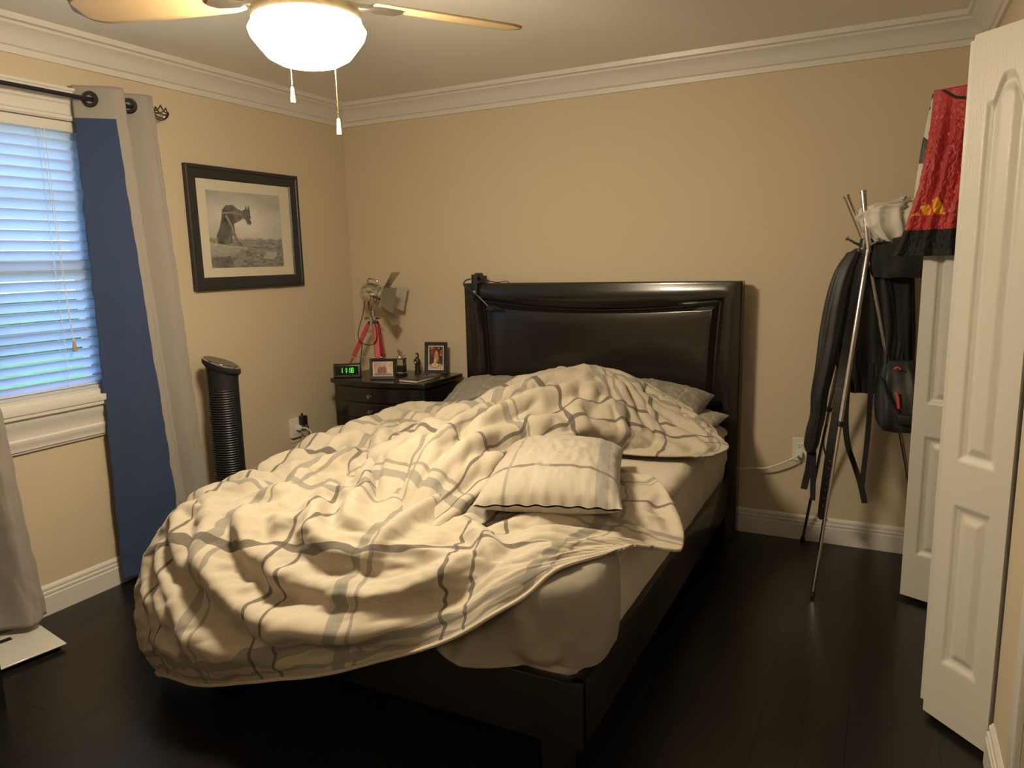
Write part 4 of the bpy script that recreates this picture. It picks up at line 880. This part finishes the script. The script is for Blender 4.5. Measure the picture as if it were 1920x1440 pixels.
# ----- spotlight tripod lamp -----
lp = empty('tripod_spotlight', (.32, -.27, NT), 'small chrome film-style spotlight on a red-legged tripod on the nightstand', 'lamp')
redm = mat('red_leg_paint', (.46, .04, .05), .45)
ap = Vector((.318, -.20, 1.115))
feet = [Vector((.15, -.30, NT)), Vector((.315, -.115, NT)), Vector((.415, -.30, NT))]
for ft in feet:
    d = (ft-ap).normalized(); s = d.cross(Vector((0, 0, 1))).normalized(); w = s.cross(d).normalized()
    hz = Vector((ft.x-ap.x, ft.y-ap.y, 0)).normalized(); a0 = ap+hz*.022; d = (ft-a0).normalized()
    def bar(a, c_, hw, ht, m, name, par):
        b = MB(); P0, P1 = a0+d*a, a0+d*c_
        b.add([P0+s*i*hw+w*j*ht for i, j in ((-1, -1), (1, -1), (1, 1), (-1, 1))]+[P1+s*i*hw+w*j*ht for i, j in ((-1, -1), (1, -1), (1, 1), (-1, 1))], [(0, 1, 2, 3), (7, 6, 5, 4), (0, 4, 5, 1), (1, 5, 6, 2), (2, 6, 7, 3), (3, 7, 4, 0)])
        return b.build(name, m, par, bevel=.0015)
    Lg = (ft-a0).length
    lg = bar(.030, Lg*.68, .0165, .012, redm, 'leg', lp); bar(Lg*.66, Lg*.995, .009, .006, redm, 'leg_extension', lg)
    b = MB(); P = a0+d*Lg*.68; b.tube([P-s*.026, P+s*.026], .006, 10).lathe([(0, 0), (.009, .001), (.009, .010), (0, .011)], P+s*.022, 12, axis=s); b.build('leg_clamp', chrome, lg)
    bar(.012, .045, .0125, .006, blackplastic, 'hinge_plate', lg)
b = MB(); b.tube([ap+Vector((0, 0, -.03)), ap+Vector((0, 0, .055))], .012, 14).lathe([(0, 0), (.03, 0), (.03, .008), (.018, .014), (0, .014)], ap+Vector((0, 0, .005)), 20).tube([ap+Vector((-.045, -.01, .01)), ap+Vector((.045, .01, .01))], .006, 10).lathe([(0, 0), (.011, .0), (.011, .012), (0, .013)], ap+Vector((-.05, -.012, .01)), 12, axis=(-1, -.2, 0)).tube([ap+Vector((0, 0, .05)), ap+Vector((0, 0, .07))], .006)
b.build('tripod_head', chrome, lp)
for k in range(3):
    ft = feet[k]; d = (ft-ap); c0 = ap+d*.68; MB().tube([ap+Vector((0, 0, -.24)), c0], .003, 8).build('spreader', chrome, lp)
hc = Vector((.345, -.215, 1.275)); hd = Vector((.90, .26, -.22)).normalized(); hs = hd.cross(Vector((0, 0, 1))).normalized(); hu = hs.cross(hd).normalized()
b = MB(); b.lathe([(0, -.085), (.03, -.083), (.050, -.07), (.058, -.05), (.058, .035), (.052, .04), (.052, .050), (.066, .052), (.066, .064), (.054, .066), (.050, .05), (.045, .02), (0, .02)], hc, 36, axis=hd)
b.build('lamp_housing', chrome, lp)
b = MB()
for k in range(5): a = math.radians(60+k*15); c = hc-hd*.05+hu*.060*math.sin(a)+hs*.06*math.cos(a); b.tube([c, c+hd*.07], .003, 6)
b.tube([hc+hu*.055-hd*.06, hc+hu*.085-hd*.05, hc+hu*.085+hd*.0, hc+hu*.055+hd*.01], .004, 8, smooth=3); b.build('cooling_fins', chrome, lp)
b = MB(); b.tube([hc+hs*.070+hu*.0, hc+hs*.074-hu*.05, hc+hs*.05-hu*.095, hc-hu*.10, hc-hs*.05-hu*.095, hc-hs*.074-hu*.05, hc-hs*.07], .0055, 8, smooth=3)
for s in (-1, 1): b.lathe([(0, 0), (.014, 0), (.014, .012), (.005, .014), (.005, .024), (0, .025)], hc+hs*s*.058, 14, axis=hs*s)
b.build('yoke', chrome, lp)
fr = hc+hd*.070; b = MB()
b.prism([fr+hs*.072+hu*.072, fr-hs*.072+hu*.072, fr-hs*.072-hu*.072, fr+hs*.072-hu*.072], hd*.006); b.build('filter_frame', chrome, lp)
fr2 = fr+hd*.006
for sgn, ax, bx, ln, sp in ((1, hu, hs, .10, 2.6), (-1, hu, hs, .13, .9), (1, hs, hu, .10, .35), (-1, hs, hu, .10, .35)):
    d = (ax*sgn*sp+hd).normalized() if sgn*1 else hd; q = [fr2+ax*sgn*.066+bx*.056, fr2+ax*sgn*.066-bx*.056]
    b = MB(); b.prism([q[0], q[1], q[1]+d*ln-bx*.022, q[0]+d*ln+bx*.022], ax*sgn*.0015); b.build('barn_door', steel, lp, smooth=False)
b = MB(); b.tube([hc-hd*.06-hu*.05, (.27, -.24, 1.16), (.245, -.27, 1.04), (.265, -.28, .985), (.34, -.285, .965), (.385, -.28, .99), (.392, -.275, 1.05), (.37, -.26, 1.10), (.335, -.245, 1.14), (.33, -.235, 1.20)], .0028, 8, smooth=6).tube([(.26, -.245, 1.02), (.248, -.25, .93), (.235, -.255, .84), (.23, -.26, NT+.004)], .0026, 8, smooth=5); b.build('power_cable', mat('dark_cable', (.03, .025, .02), .5), lp)

# ======================= clip lamp on the headboard =======================
cl = empty('clip_reading_light', (1.03, -.15, 1.33), 'black clip-on gooseneck reading light on the left headboard corner', 'reading light')
MB().box((1.02, -.185, 1.265), (1.055, -.172, 1.385), .005).box((1.02, -.10, 1.30), (1.055, -.055, 1.375), .005).tube([(1.018, -.125, 1.372), (1.057, -.125, 1.372)], .021, 16).box((1.024, -.172, 1.335), (1.05, -.06, 1.35), .003).build('clip', blackplastic, cl)
MB().lathe([(0, 0), (.008, 0), (.008, .006), (0, .006)], (1.04, -.185, 1.285), 12, axis=(0, -1, 0)).build('screw', chrome, cl)
MB().tube([(1.02, -.19, 1.36), (.99, -.20, 1.35), (.985, -.21, 1.325), (1.02, -.215, 1.30), (1.07, -.215, 1.268), (1.11, -.21, 1.232), (1.14, -.205, 1.20)], .0045, 10, smooth=6).build('gooseneck', blackplastic, cl)
MB().lathe([(0, .018), (.02, .018), (.030, .010), (.033, 0), (.030, -.006), (0, -.008)], (1.155, -.205, 1.182), 26, axis=(.1, .25, 1)).build('lamp_head', blackplastic, cl)
MB().tube([(1.05, -.13, 1.36), (1.09, -.11, 1.345), (1.13, -.075, 1.335), (1.2, -.05, 1.33), (1.22, -.045, 1.2), (1.22, -.04, .9)], .0025, 8, smooth=6).build('cable', blackplastic, cl)

# ======================= tower fan =======================
tf = empty('tower_fan', (.20, -1.30, 0), 'black tower fan standing against the left wall', 'tower fan')
TX, TY = .20, -1.30
def oval(rx, ry, z, ph=0., cx=TX, cy=TY, n=48, tilt=(0, 0)):
    pts = []
    for k in range(n):
        t = 2*math.pi*k/n; x = rx*math.cos(t); y = ry*math.sin(t); X = x*math.cos(ph)-y*math.sin(ph); Y = x*math.sin(ph)+y*math.cos(ph)
        pts.append((cx+X, cy+Y, z+X*tilt[0]+Y*tilt[1]))
    return pts
def ovals(rings, name, m, par):
    b = MB(); V = [[b.bm.verts.new(p) for p in r] for r in rings]; n = len(V[0])
    for A_, B_ in zip(V, V[1:]):
        for i in range(n): b.bm.faces.new((A_[i], A_[(i+1) % n], B_[(i+1) % n], B_[i]))
    b.bm.faces.new(V[0][::-1]); b.bm.faces.new(V[-1]); return b.build(name, m, par)
ph = math.radians(-28); tfm = mat('fan_black_plastic', (.016, .017, .021), .42); TL = (-.30, -.22)
ovals([oval(.14, .14, 0), oval(.145, .145, .012), oval(.12, .12, .03), oval(.06, .06, .045)], 'base', tfm, tf)
ovals([oval(.074, .068, .045, ph), oval(.076, .070, .12, ph), oval(.078, .074, .86, ph), oval(.079, .075, .93, ph, tilt=TL), oval(.082, .078, .955, ph, tilt=TL)], 'body', tfm, tf)
ovals([oval(.088, .084, .955, ph, tilt=TL), oval(.094, .090, .965, ph, tilt=TL), oval(.094, .090, .985, ph, tilt=TL), oval(.088, .084, .992, ph, tilt=TL)], 'top_cap', tfm, tf)
ovals([oval(.093, .089, .987, ph, tilt=TL), oval(.0925, .0885, .9895, ph, tilt=TL), oval(.086, .082, .9935, ph, tilt=TL), oval(.083, .079, .9915, ph, tilt=TL)], 'trim_ring', chrome, tf)
ovals([oval(.081, .077, .9915, ph, tilt=TL), oval(.080, .076, .9942, ph, tilt=TL)], 'control_panel', mat('panel_gloss', (.02, .02, .024), .18), tf)
for k, (dx, dy) in enumerate(((.03, -.02), (.045, .0), (.012, -.038), (.05, .022), (-.03, .03), (-.015, .045))):
    z = .9946+dx*TL[0]+dy*TL[1]; MB().lathe([(0, 0), (.006, 0), (.006, .0012), (0, .0014)], (TX+dx, TY+dy, z), 12, axis=(.28, .21, .93)).build('button', mat('button_grey', (.25, .26, .28), .4), tf)
b = MB(); n = 62
for k in range(n):
    z = .10+(.855-.10)*k/(n-1); cut = min(1, (n-1-k)/7); pts = []
    for j in range(15):
        t = math.radians(-75+(-0+150*j/14)*1.0*(.55+.45*math.sqrt(cut)) if False else -95+115*(1-(1-j/14)*(.45+.55*math.sqrt(cut)))); x = .0835*math.cos(t); y = .079*math.sin(t)
        pts.append((TX+x*math.cos(ph)-y*math.sin(ph), TY+x*math.sin(ph)+y*math.cos(ph), z))
    b.tube(pts, .0026, 5)
b.build('grille', mat('grille_grey_plastic', (.035, .036, .040), .38), tf)

# ======================= outlets and cords =======================
def outlet(name, label, O, u, n):
    O, u, n = Vector(O), Vector(u), Vector(n); o = empty(name, O, label, 'outlet'); Z = Vector((0, 0, 1))
    def bx(a0, a1, b0, b1, d0, d1, nm, m, bev=.002):
        b = MB(); b.prism([O+u*a0+Z*b0+n*d0, O+u*a1+Z*b0+n*d0, O+u*a1+Z*b1+n*d0, O+u*a0+Z*b1+n*d0], n*(d1-d0)); return b.build(nm, m, o, bevel=bev)
    bx(-.037, .037, -.060, .060, 0, .005, 'wall_plate', whiteplastic)
    for z in (.006, -.034):
        r = bx(-.017, .017, z, z+.028, .005, .0075, 'socket', whiteplastic, .003)
        b = MB()
        for a in (-.008, .006): b.prism([O+u*a+Z*(z+.013)+n*.0076, O+u*(a+.002)+Z*(z+.013)+n*.0076, O+u*(a+.002)+Z*(z+.022)+n*.0076, O+u*a+Z*(z+.022)+n*.0076], n*.0003)
        b.lathe([(0, 0), (.0025, 0), (.0025, .0003), (0, .0003)], O+u*0+Z*(z+.007)+n*.0076, 10, axis=n); b.build('slots', darkrub, r)
    return o
outlet('wall_outlet', 'white double outlet on the back wall right of the headboard', (2.815, 0, .475), (1, 0, 0), (0, -1, 0))
outlet('wall_outlet', 'white double outlet on the left wall between tower fan and nightstand', (0, -.625, .46), (0, -1, 0), (1, 0, 0))
wp = MB(); wp.box((.0005, -.668, .432), (.026, -.592, .548), .004); wa = wp.build('plug_adapter', whiteplastic, None); tag(wa, 'white multi-way plug adapter on the left wall outlet', 'plug adapter')
b = MB(); b.box((.027, -.612, .505), (.062, -.572, .56), .004).tube([(.045, -.60, .56), (.045, -.60, .578)], .006).tube([(.055, -.575, .52), (.065, -.57, .45), (.05, -.56, .2), (.05, -.55, .05)], .003, 8, smooth=5)
tag(b.build('black_plug', blackplastic, None), 'black plug with its cord in the left wall adapter', 'plug')
b = MB(); b.box((.0265, -.640, .478), (.052, -.612, .505), .004).tube([(.05, -.626, .49), (.085, -.61, .488), (.10, -.585, .45), (.095, -.565, .38), (.09, -.55, .2), (.08, -.52, .03)], .0045, 10, smooth=6)
tag(b.build('white_plug', whiteplastic, None), 'white plug with its cord curving down from the left wall adapter', 'plug')
b = MB(); b.box((2.80, -.030, .438), (2.83, -.0085, .465), .003).tube([(2.812, -.028, .45), (2.80, -.05, .445), (2.74, -.055, .41), (2.66, -.05, .372), (2.60, -.045, .365), (2.52, -.035, .35), (2.30, -.03, .34), (2.25, -.03, .2)], .0042, 10, smooth=6)
tag(b.build('white_power_cord', whiteplastic, None), 'white power cord sagging from the back wall outlet behind the headboard', 'cord')
b = MB(); b.tube([(.66, -2.10, .006), (.60, -2.02, .012), (.63, -1.93, .02), (.70, -1.93, .012), (.8, -2.0, .006), (.95, -2.05, .006)], .006, 10, smooth=6)
tag(b.build('cable', whiteplastic, None), 'short loop of white cable on the floor beside the duvet corner', 'cord')

# ======================= floor scale, black cabinet =======================
sc_ = empty('bathroom_scale', (.2, -2.39, 0), 'white glass bathroom scale on the dark floor below the left curtain', 'scale')
q = [Vector((.370, -2.315, .018)), Vector((.075, -2.262, .018)), Vector((.022, -2.555, .018)), Vector((.318, -2.608, .018))]
b = MB(); b.prism(q, (0, 0, .007)); b.build('platform', mat('white_back_painted_glass', (.66, .64, .60), .12, coat=.5), sc_, bevel=.003)
cc = sum(q, Vector())/4; b = MB(); b.prism([cc+(p-cc)*.85-Vector((0, 0, .012)) for p in q], (0, 0, .0118)); b.build('underside', mat('grey_scale_base', (.3, .3, .3), .5), sc_)
for p in q: MB().lathe([(0, 0), (.014, 0), (.014, .006), (0, .006)], cc+(p-cc)*.8-Vector((0, 0, .018)), 14).build('foot', darkrub, sc_)
b = MB(); m_ = (q[1]+q[2])/2*.6+cc*.4; u1 = (q[1]-q[2]).normalized(); u2 = (cc-m_).normalized(); b.prism([m_+u1*.035+Vector((0, 0, .0073)), m_-u1*.035+Vector((0, 0, .0073)), m_-u1*.035+u2*.03+Vector((0, 0, .0073)), m_+u1*.035+u2*.03+Vector((0, 0, .0073))], (0, 0, .0005)); b.build('display', blackplastic, sc_, smooth=False)
cb = empty('cabinet', (.3, -2.95, 0), 'tall black cabinet at the left edge of the photo', 'cabinet')
MB().box((.20, -3.35, .0), (.565, -2.645, 1.02), .004).build('body', blackwood, cb)
MB().box((.19, -3.36, 1.02), (.575, -2.636, 1.045), .004).build('top', blackwood, cb)
for k in range(4):
    dr = MB().box((.565, -3.33, .07+.235*k), (.577, -2.665, .295+.235*k), .003).build('drawer', blackwood, cb)
    MB().lathe([(0, 0), (.006, 0), (.005, .012), (.013, .02), (.012, .027), (0, .028)], (.577, -3.0, .18+.235*k), 16, axis=(1, 0, 0)).build('knob', brushed, dr)

# ======================= coat stand and what hangs on it =======================
ct = empty('coat_stand', (3.03, -.36, 0), 'chrome tripod coat stand with three crossing tube legs', 'coat stand')
hub = Vector((3.072, -.36, 1.475))
legs = [((2.949, -.672, 0), (3.050, -.36, 1.715)), ((2.848, -.030, 0), (3.20, -.30, 1.66)), ((3.395, -.235, 0), (2.985, -.36, 1.70))]
for k, (a, c_) in enumerate(legs):
    a = Vector(a); c_ = Vector(c_); h = hub+Vector((.012, -.02, 0)) if k == 0 else hub+Vector((-.012, .02, 0)) if k == 1 else hub+Vector((0, .0, .02))
    d = (h-a).normalized()
    o = MB().tube([a+d*.02, a+d*.75], .0085, 14).tube([a+d*.74, h+d*.03], .0115, 14).build('leg', chrome, ct)
    MB().lathe([(.0085, 0), (.012, -.004), (.013, .012), (.0125, .02), (.0085, .022)], a+d*.745, 14, axis=d).build('collar', blackplastic, o)
    MB().tube([a, a+d*.022], .0105, 12).build('rubber_foot', darkrub, o)
    d2 = (c_-h).normalized(); o2 = MB().tube([h-d2*.02, c_-d2*.01], .0125, 16).lathe([(.0125, -.012), (.0145, -.010), (.0145, 0), (0, .001)], c_, 18, axis=d2).build('upper_arm', chrome, ct)
b = MB(); b.lathe([(0, -.05), (.022, -.045), (.026, -.02), (.026, .02), (.022, .04), (0, .045)], hub, 20)
b.build('hub', blackplastic, ct)
for d in ((-.9, -.3, .55), (.6, -.7, .35), (.1, .9, .5)):
    d = Vector(d).normalized(); MB().tube([hub+d*.015, hub+d*.085], .006, 10).lathe([(.006, 0), (.010, .002), (.010, .010), (0, .011)], hub+d*.082, 12, axis=d).build('peg', chrome, ct)
for k, d in enumerate(((-.5, -.8, 0), (.3, -.9, -.6), (.7, -.4, -1.2))):
    b = MB(); P = hub+Vector((d[0]*.024, d[1]*.026, d[2]*.03)); b.lathe([(0, 0), (.006, 0), (.005, .004), (0, .005)], P, 12, axis=(d[0], d[1], 0)); b.build('bolt', chrome, ct)
blackcloth = mat('black_nylon', (.010, .010, .011), .5, bump=.25, bscale=14, sheen=.2)
blackcot = mat('black_cotton', (.012, .011, .010), .9, bump=.25, bscale=30, sheen=.15)
jk = empty('jacket', (3.02, -.25, 1.45), 'black nylon jacket with a long limp sleeve hanging on the coat stand', 'jacket')
grid_mesh('body', [loft_cloth([(1.475, 3.03, 3.09, -.32, .06), (1.44, 3.00, 3.14, -.30, .09), (1.33, 2.965, 3.20, -.29, .11), (1.15, 2.95, 3.24, -.27, .13), (1.0, 2.965, 3.23, -.27, .13), (.90, 3.0, 3.22, -.27, .13), (.84, 3.02, 3.20, -.27, .12)], seed=3, n=90, steps=90, fold=.009)], blackcloth, jk)
grid_mesh('sleeve', [loft_cloth([(1.46, 3.00, 3.06, -.36, .07), (1.38, 2.955, 3.04, -.365, .09), (1.26, 2.925, 3.02, -.37, .10), (1.10, 2.905, 3.00, -.375, .10), (.95, 2.895, 2.975, -.38, .095), (.84, 2.885, 2.955, -.38, .09), (.74, 2.885, 2.948, -.375, .085), (.66, 2.87, 2.935, -.375, .08), (.60, 2.865, 2.925, -.375, .07), (.565, 2.875, 2.912, -.375, .05)], seed=5, n=60, steps=110, fold=.005, fn=5)], blackcloth, jk)
grid_mesh('sleeve', [loft_cloth([(1.44, 3.10, 3.17, -.19, .07), (1.2, 3.16, 3.26, -.18, .10), (.98, 3.20, 3.28, -.18, .09), (.75, 3.20, 3.27, -.18, .08)], seed=6, n=50, steps=80, fold=.006, fn=5)], blackcloth, jk)
def strap(name, label, pts, w, m, side=(1, 0, 0), th=.003, par=None, cat='strap'):
    P = cr_interp(np.array(pts, float), len(pts)*10); b = MB(); V = []
    for i, p in enumerate(P):
        tw = .6*math.sin(i*.13); s = Vector((math.cos(tw*.6), math.sin(tw*.6), 0)) if side == (1, 0, 0) else Vector(side); p = Vector(p); n = Vector((-s.y, s.x, 0))
        V.append([b.bm.verts.new(p+s*w/2*i1+n*th/2*j1) for i1, j1 in ((-1, -1), (1, -1), (1, 1), (-1, 1))])
    for A_, B_ in zip(V, V[1:]):
        for k in range(4): b.bm.faces.new((A_[k], A_[(k+1) % 4], B_[(k+1) % 4], B_[k]))
    b.bm.faces.new(V[0][::-1]); b.bm.faces.new(V[-1]); o = b.build(name, m, par)
    if par is None: tag(o, label, cat)
    return o
cuff = strap('cuff_strap', None, [(2.893, -.375, .60), (2.890, -.377, .50), (2.878, -.38, .42), (2.872, -.38, .385)], .030, blackcot, par=jk)
strap('cuff_strap', None, [(2.905, -.373, .60), (2.908, -.374, .48), (2.910, -.375, .40), (2.912, -.375, .335)], .024, blackcot, par=jk)
be = strap('belt', 'long black leather belt with punched holes hanging nearly to the floor from the coat stand', [(3.065, -.375, 1.46), (3.04, -.40, 1.25), (3.016, -.42, 1.0), (2.998, -.44, .80), (2.98, -.45, .60), (2.966, -.45, .42), (2.960, -.45, .30), (2.966, -.45, .272)], .038, mat('black_leather', (.012, .011, .010), .42, bump=.15, bscale=80), cat='belt')
b = MB()
for k in range(7): b.lathe([(0, 0), (.003, 0), (.003, .0008), (0, .0008)], (2.9615+k*.0032, -.4525, .34+k*.035), 8, axis=(0, -1, 0))
b.build('holes', steel, be)
strap('shoulder_strap', 'black webbing strap looping below the jacket to a frayed tip', [(3.03, -.33, .90), (3.03, -.33, .72), (3.045, -.33, .60), (3.08, -.335, .50), (3.108, -.34, .42), (3.128, -.345, .34)], .026, blackcot)
strap('shoulder_strap', 'narrow black strap hanging straight down between jacket and bag', [(3.12, -.33, .98), (3.125, -.33, .80), (3.122, -.335, .62), (3.115, -.34, .48), (3.112, -.345, .40)], .022, blackcot)
b = MB(); b.tube([(2.955, -.37, .70), (2.945, -.37, .62), (2.958, -.37, .55), (2.985, -.37, .50)], .004, 8, smooth=6); tag(b.build('drawcord', blackcot, None), 'thin black drawcord curving beside the jacket sleeve', 'cord')
bgp = empty('backpack', (3.2, -.36, .95), 'dark grey backpack with a red zip pull hanging low behind the coat stand', 'backpack')
grid_mesh('body', [loft_cloth([(.99, 3.17, 3.29, -.31, .06), (.95, 3.155, 3.31, -.32, .12), (.88, 3.145, 3.33, -.33, .15), (.80, 3.145, 3.34, -.34, .16), (.72, 3.155, 3.33, -.34, .14), (.685, 3.18, 3.31, -.34, .08)], seed=12, n=80, steps=60, fold=.006, fn=6)], mat('charcoal_ripstop', (.030, .030, .031), .6, bump=.2, bscale=18), bgp)
b = MB(); b.tube([(3.222, -.425, .87), (3.232, -.428, .84), (3.236, -.428, .80)], .006, 8, smooth=4).tube([(3.21, -.40, .965), (3.222, -.40, .973), (3.235, -.40, .965)], .004, 8, smooth=4); b.build('zip_pull', mat('red_zip_tape', (.65, .06, .04), .5), bgp)
b = MB(); b.tube([(3.16, -.41, .93), (3.20, -.43, .84), (3.255, -.43, .76)], .005, 8, smooth=5).box((3.23, -.44, .735), (3.31, -.40, .775), .008); b.build('buckle_strap', blackplastic, bgp)
strap('haul_strap', None, [(3.22, -.31, 1.42), (3.215, -.30, 1.2), (3.225, -.30, .98)], .035, blackcot, par=bgp)
# white cloth bundle over the arm
wc = loft_cloth([(1.665, 3.20, 3.245, -.34, .05), (1.655, 3.10, 3.26, -.34, .10), (1.635, 3.045, 3.265, -.34, .13), (1.60, 3.035, 3.262, -.34, .15), (1.56, 3.05, 3.26, -.34, .15), (1.52, 3.085, 3.255, -.34, .13), (1.485, 3.14, 3.245, -.34, .10), (1.462, 3.185, 3.23, -.34, .05)], seed=15, n=120, steps=80, fold=.011, fn=6)
wc = wc+gnormals(wc)*((crease_field(wc.shape[0], wc.shape[1], .7, .35, 60)-.4)*.022)[..., None]; wc[:, -1] = wc[:, 0]
tag(grid_mesh('white_shirt', [wc], mat('white_crumpled_cotton', (.66, .63, .57), .85, bump=.2, bscale=25)), 'crumpled white cotton shirt bunched over the coat stand arm', 'shirt')
bh = loft_cloth([(1.535, 3.14, 3.37, -.33, .10), (1.50, 3.10, 3.42, -.34, .14), (1.42, 3.09, 3.43, -.34, .15), (1.36, 3.10, 3.41, -.34, .14), (1.35, 3.12, 3.38, -.34, .08)], seed=19, n=90, steps=50, fold=.008, fn=7)
tag(grid_mesh('black_hoodie', [bh], blackcot), 'bulky black garment hanging just below the red one', 'garment')
bh = loft_cloth([(1.42, 3.12, 3.26, -.28, .08), (1.2, 3.10, 3.275, -.26, .12), (1.0, 3.12, 3.285, -.24, .12), (.80, 3.17, 3.29, -.24, .12), (.68, 3.20, 3.29, -.24, .08)], seed=22, n=90, steps=80, fold=.008, fn=7)
tag(grid_mesh('black_trousers', [bh], blackcot), 'long black garment hanging between the jacket and the closet leaf', 'garment')

# ----- red garment over the far closet leaf -----
LU = np.array([.9223, -.3865]); LN = np.array([-.3865, -.9223]); LO = np.array([3.284, -.54])
def lp_(s, z, d): return (LO[0]+LU[0]*s+LN[0]*d, LO[1]+LU[1]*s+LN[1]*d, z)
def over_leaf(name, label, left, right, dz, d0, m, midx=None, seed=1, cat='garment', back=.35, ztop=2.05, res=(150, 330), wv=1.):
    nu, nv = res; G = np.zeros((nu, nv, 3)); tt = np.linspace(0, 1, nv); nb = int(nv*.18); lz = [z for s, z in left]; UV = np.zeros((nu, nv, 2))
    rip = noise2(nu, nv, 10, seed, .006); X = np.linspace(0, 1, nu)
    for j in range(nv):
        if j < nb:
            t = j/nb; z = ztop-back*(1-t); d = -.045; q = 0.; 
            if t > .92: z = ztop-back*.08*(1-t)/.08-.002
        else:
            t = (j-nb)/(nv-1-nb)
            if t < .04: d = -.045+(d0+.045)*t/.04; z = ztop+.006*math.sin(math.pi*t/.04); q = 0.
            else: q = (t-.04)/.96; z = None; d = d0+.02*math.sin(q*2.6)+.02*q
        qz = ztop-q*(ztop-dz)
        sl = np.interp(-qz, [-a for a in lz], [s for s, _ in left]); sr = np.interp(-qz, [-zz for s, zz in right], [s for s, _ in right])
        zz = qz if z is None else z
        w = .011*wv*min(1, q*3)*(np.sin(X*17+seed+1.5*q)+.5*np.sin(X*31-2*q))
        s = sl+(sr-sl)*X
        dd = d+w+rip[:, j]*wv*min(1, q*4)
        G[:, j, 0] = LO[0]+LU[0]*s+LN[0]*dd; G[:, j, 1] = LO[1]+LU[1]*s+LN[1]*dd; G[:, j, 2] = zz
        UV[:, j, 0] = s; UV[:, j, 1] = zz if j >= nb else 3
    sc = (UV[:-1, :-1]+UV[1:, 1:])/2; mi = midx(sc[..., 0].ravel(), sc[..., 1].ravel(), np.repeat((X[:-1]+X[1:])/2, nv-1)) if midx else None
    o = grid_mesh(name, [G], m, matidx=mi, solid=.002); return tag(o, label, cat)
redsat = mat('red_satin', (.42, .018, .022), .42, bump=.08, bscale=60, sheen=.4)
yel = mat('yellow_print', (.80, .40, .03), .5); pip = mat('pale_red_seam', (.60, .10, .08), .5); blk2 = mat('black_hem_band', (.012, .011, .011), .8)
B1 = [(-.027, 1.592), (-.002, 1.606), (.004, 1.592)]; B2 = [(.004, 1.626), (.028, 1.634), (.046, 1.592), (.015, 1.592)]; B3 = [(.039, 1.646), (.067, 1.656), (.090, 1.592), (.061, 1.592)]
def redidx(s, z, x):
    r = np.zeros(len(s), int)
    for P_ in (B1, B2, B3): r[inpoly(s, z, P_)] = 1
    r[((np.abs(x-.10) < .006) | (np.abs(x-.46) < .005) | (np.abs(x-.80) < .006)) & (z < 2.04) & (r == 0)] = 2
    r[inpoly(s, z, [(.035, 2.046), (.05, 2.046), (.09, 2.018), (.16, 2.0), (.16, 1.988), (.085, 2.008)])] = 3
    r[z < 1.540] = 3
    return r
over_leaf('red_satin_shorts', 'red satin sports shorts with a yellow three-bar mark over the closet leaf top', [(.010, 2.06), (.008, 1.92), (-.015, 1.70), (-.057, 1.54), (-.085, 1.47), (-.10, 1.44)], [(.20, 2.06), (.19, 1.9), (.16, 1.7), (.135, 1.54), (.14, 1.44)], 1.44, .034, [redsat, yel, pip, blk2], redidx, 4, 'shorts')
bw = bpy.data.materials.new('black_white_print'); bw.use_nodes = True; _nt = bw.node_tree; _n = _nt.nodes.new('ShaderNodeTexVoronoi'); _n.inputs['Scale'].default_value = 22
_c = _nt.nodes.new('ShaderNodeValToRGB'); _c.color_ramp.interpolation = 'CONSTANT'; _c.color_ramp.elements[0].color = (.01, .01, .01, 1); _c.color_ramp.elements[1].color = (.6, .57, .5, 1); _c.color_ramp.elements[1].position = .5
_tc = _nt.nodes.new('ShaderNodeTexCoord'); _nt.links.new(_tc.outputs['Object'], _n.inputs['Vector']); _nt.links.new(_n.outputs['Color'], _c.inputs[0]); _nt.links.new(_c.outputs[0], _nt.nodes['Principled BSDF'].inputs['Base Color'])
over_leaf('patterned_scarf', 'black and white patterned cloth peeking out beside the red shorts', [(-.004, 2.058), (-.012, 1.96), (-.020, 1.88), (-.032, 1.72), (-.04, 1.60)], [(.12, 2.058), (.11, 1.9), (.09, 1.72), (.08, 1.60)], 1.60, .006, bw, None, 9, 'scarf', back=.3, ztop=2.044, res=(40, 120), wv=.2)
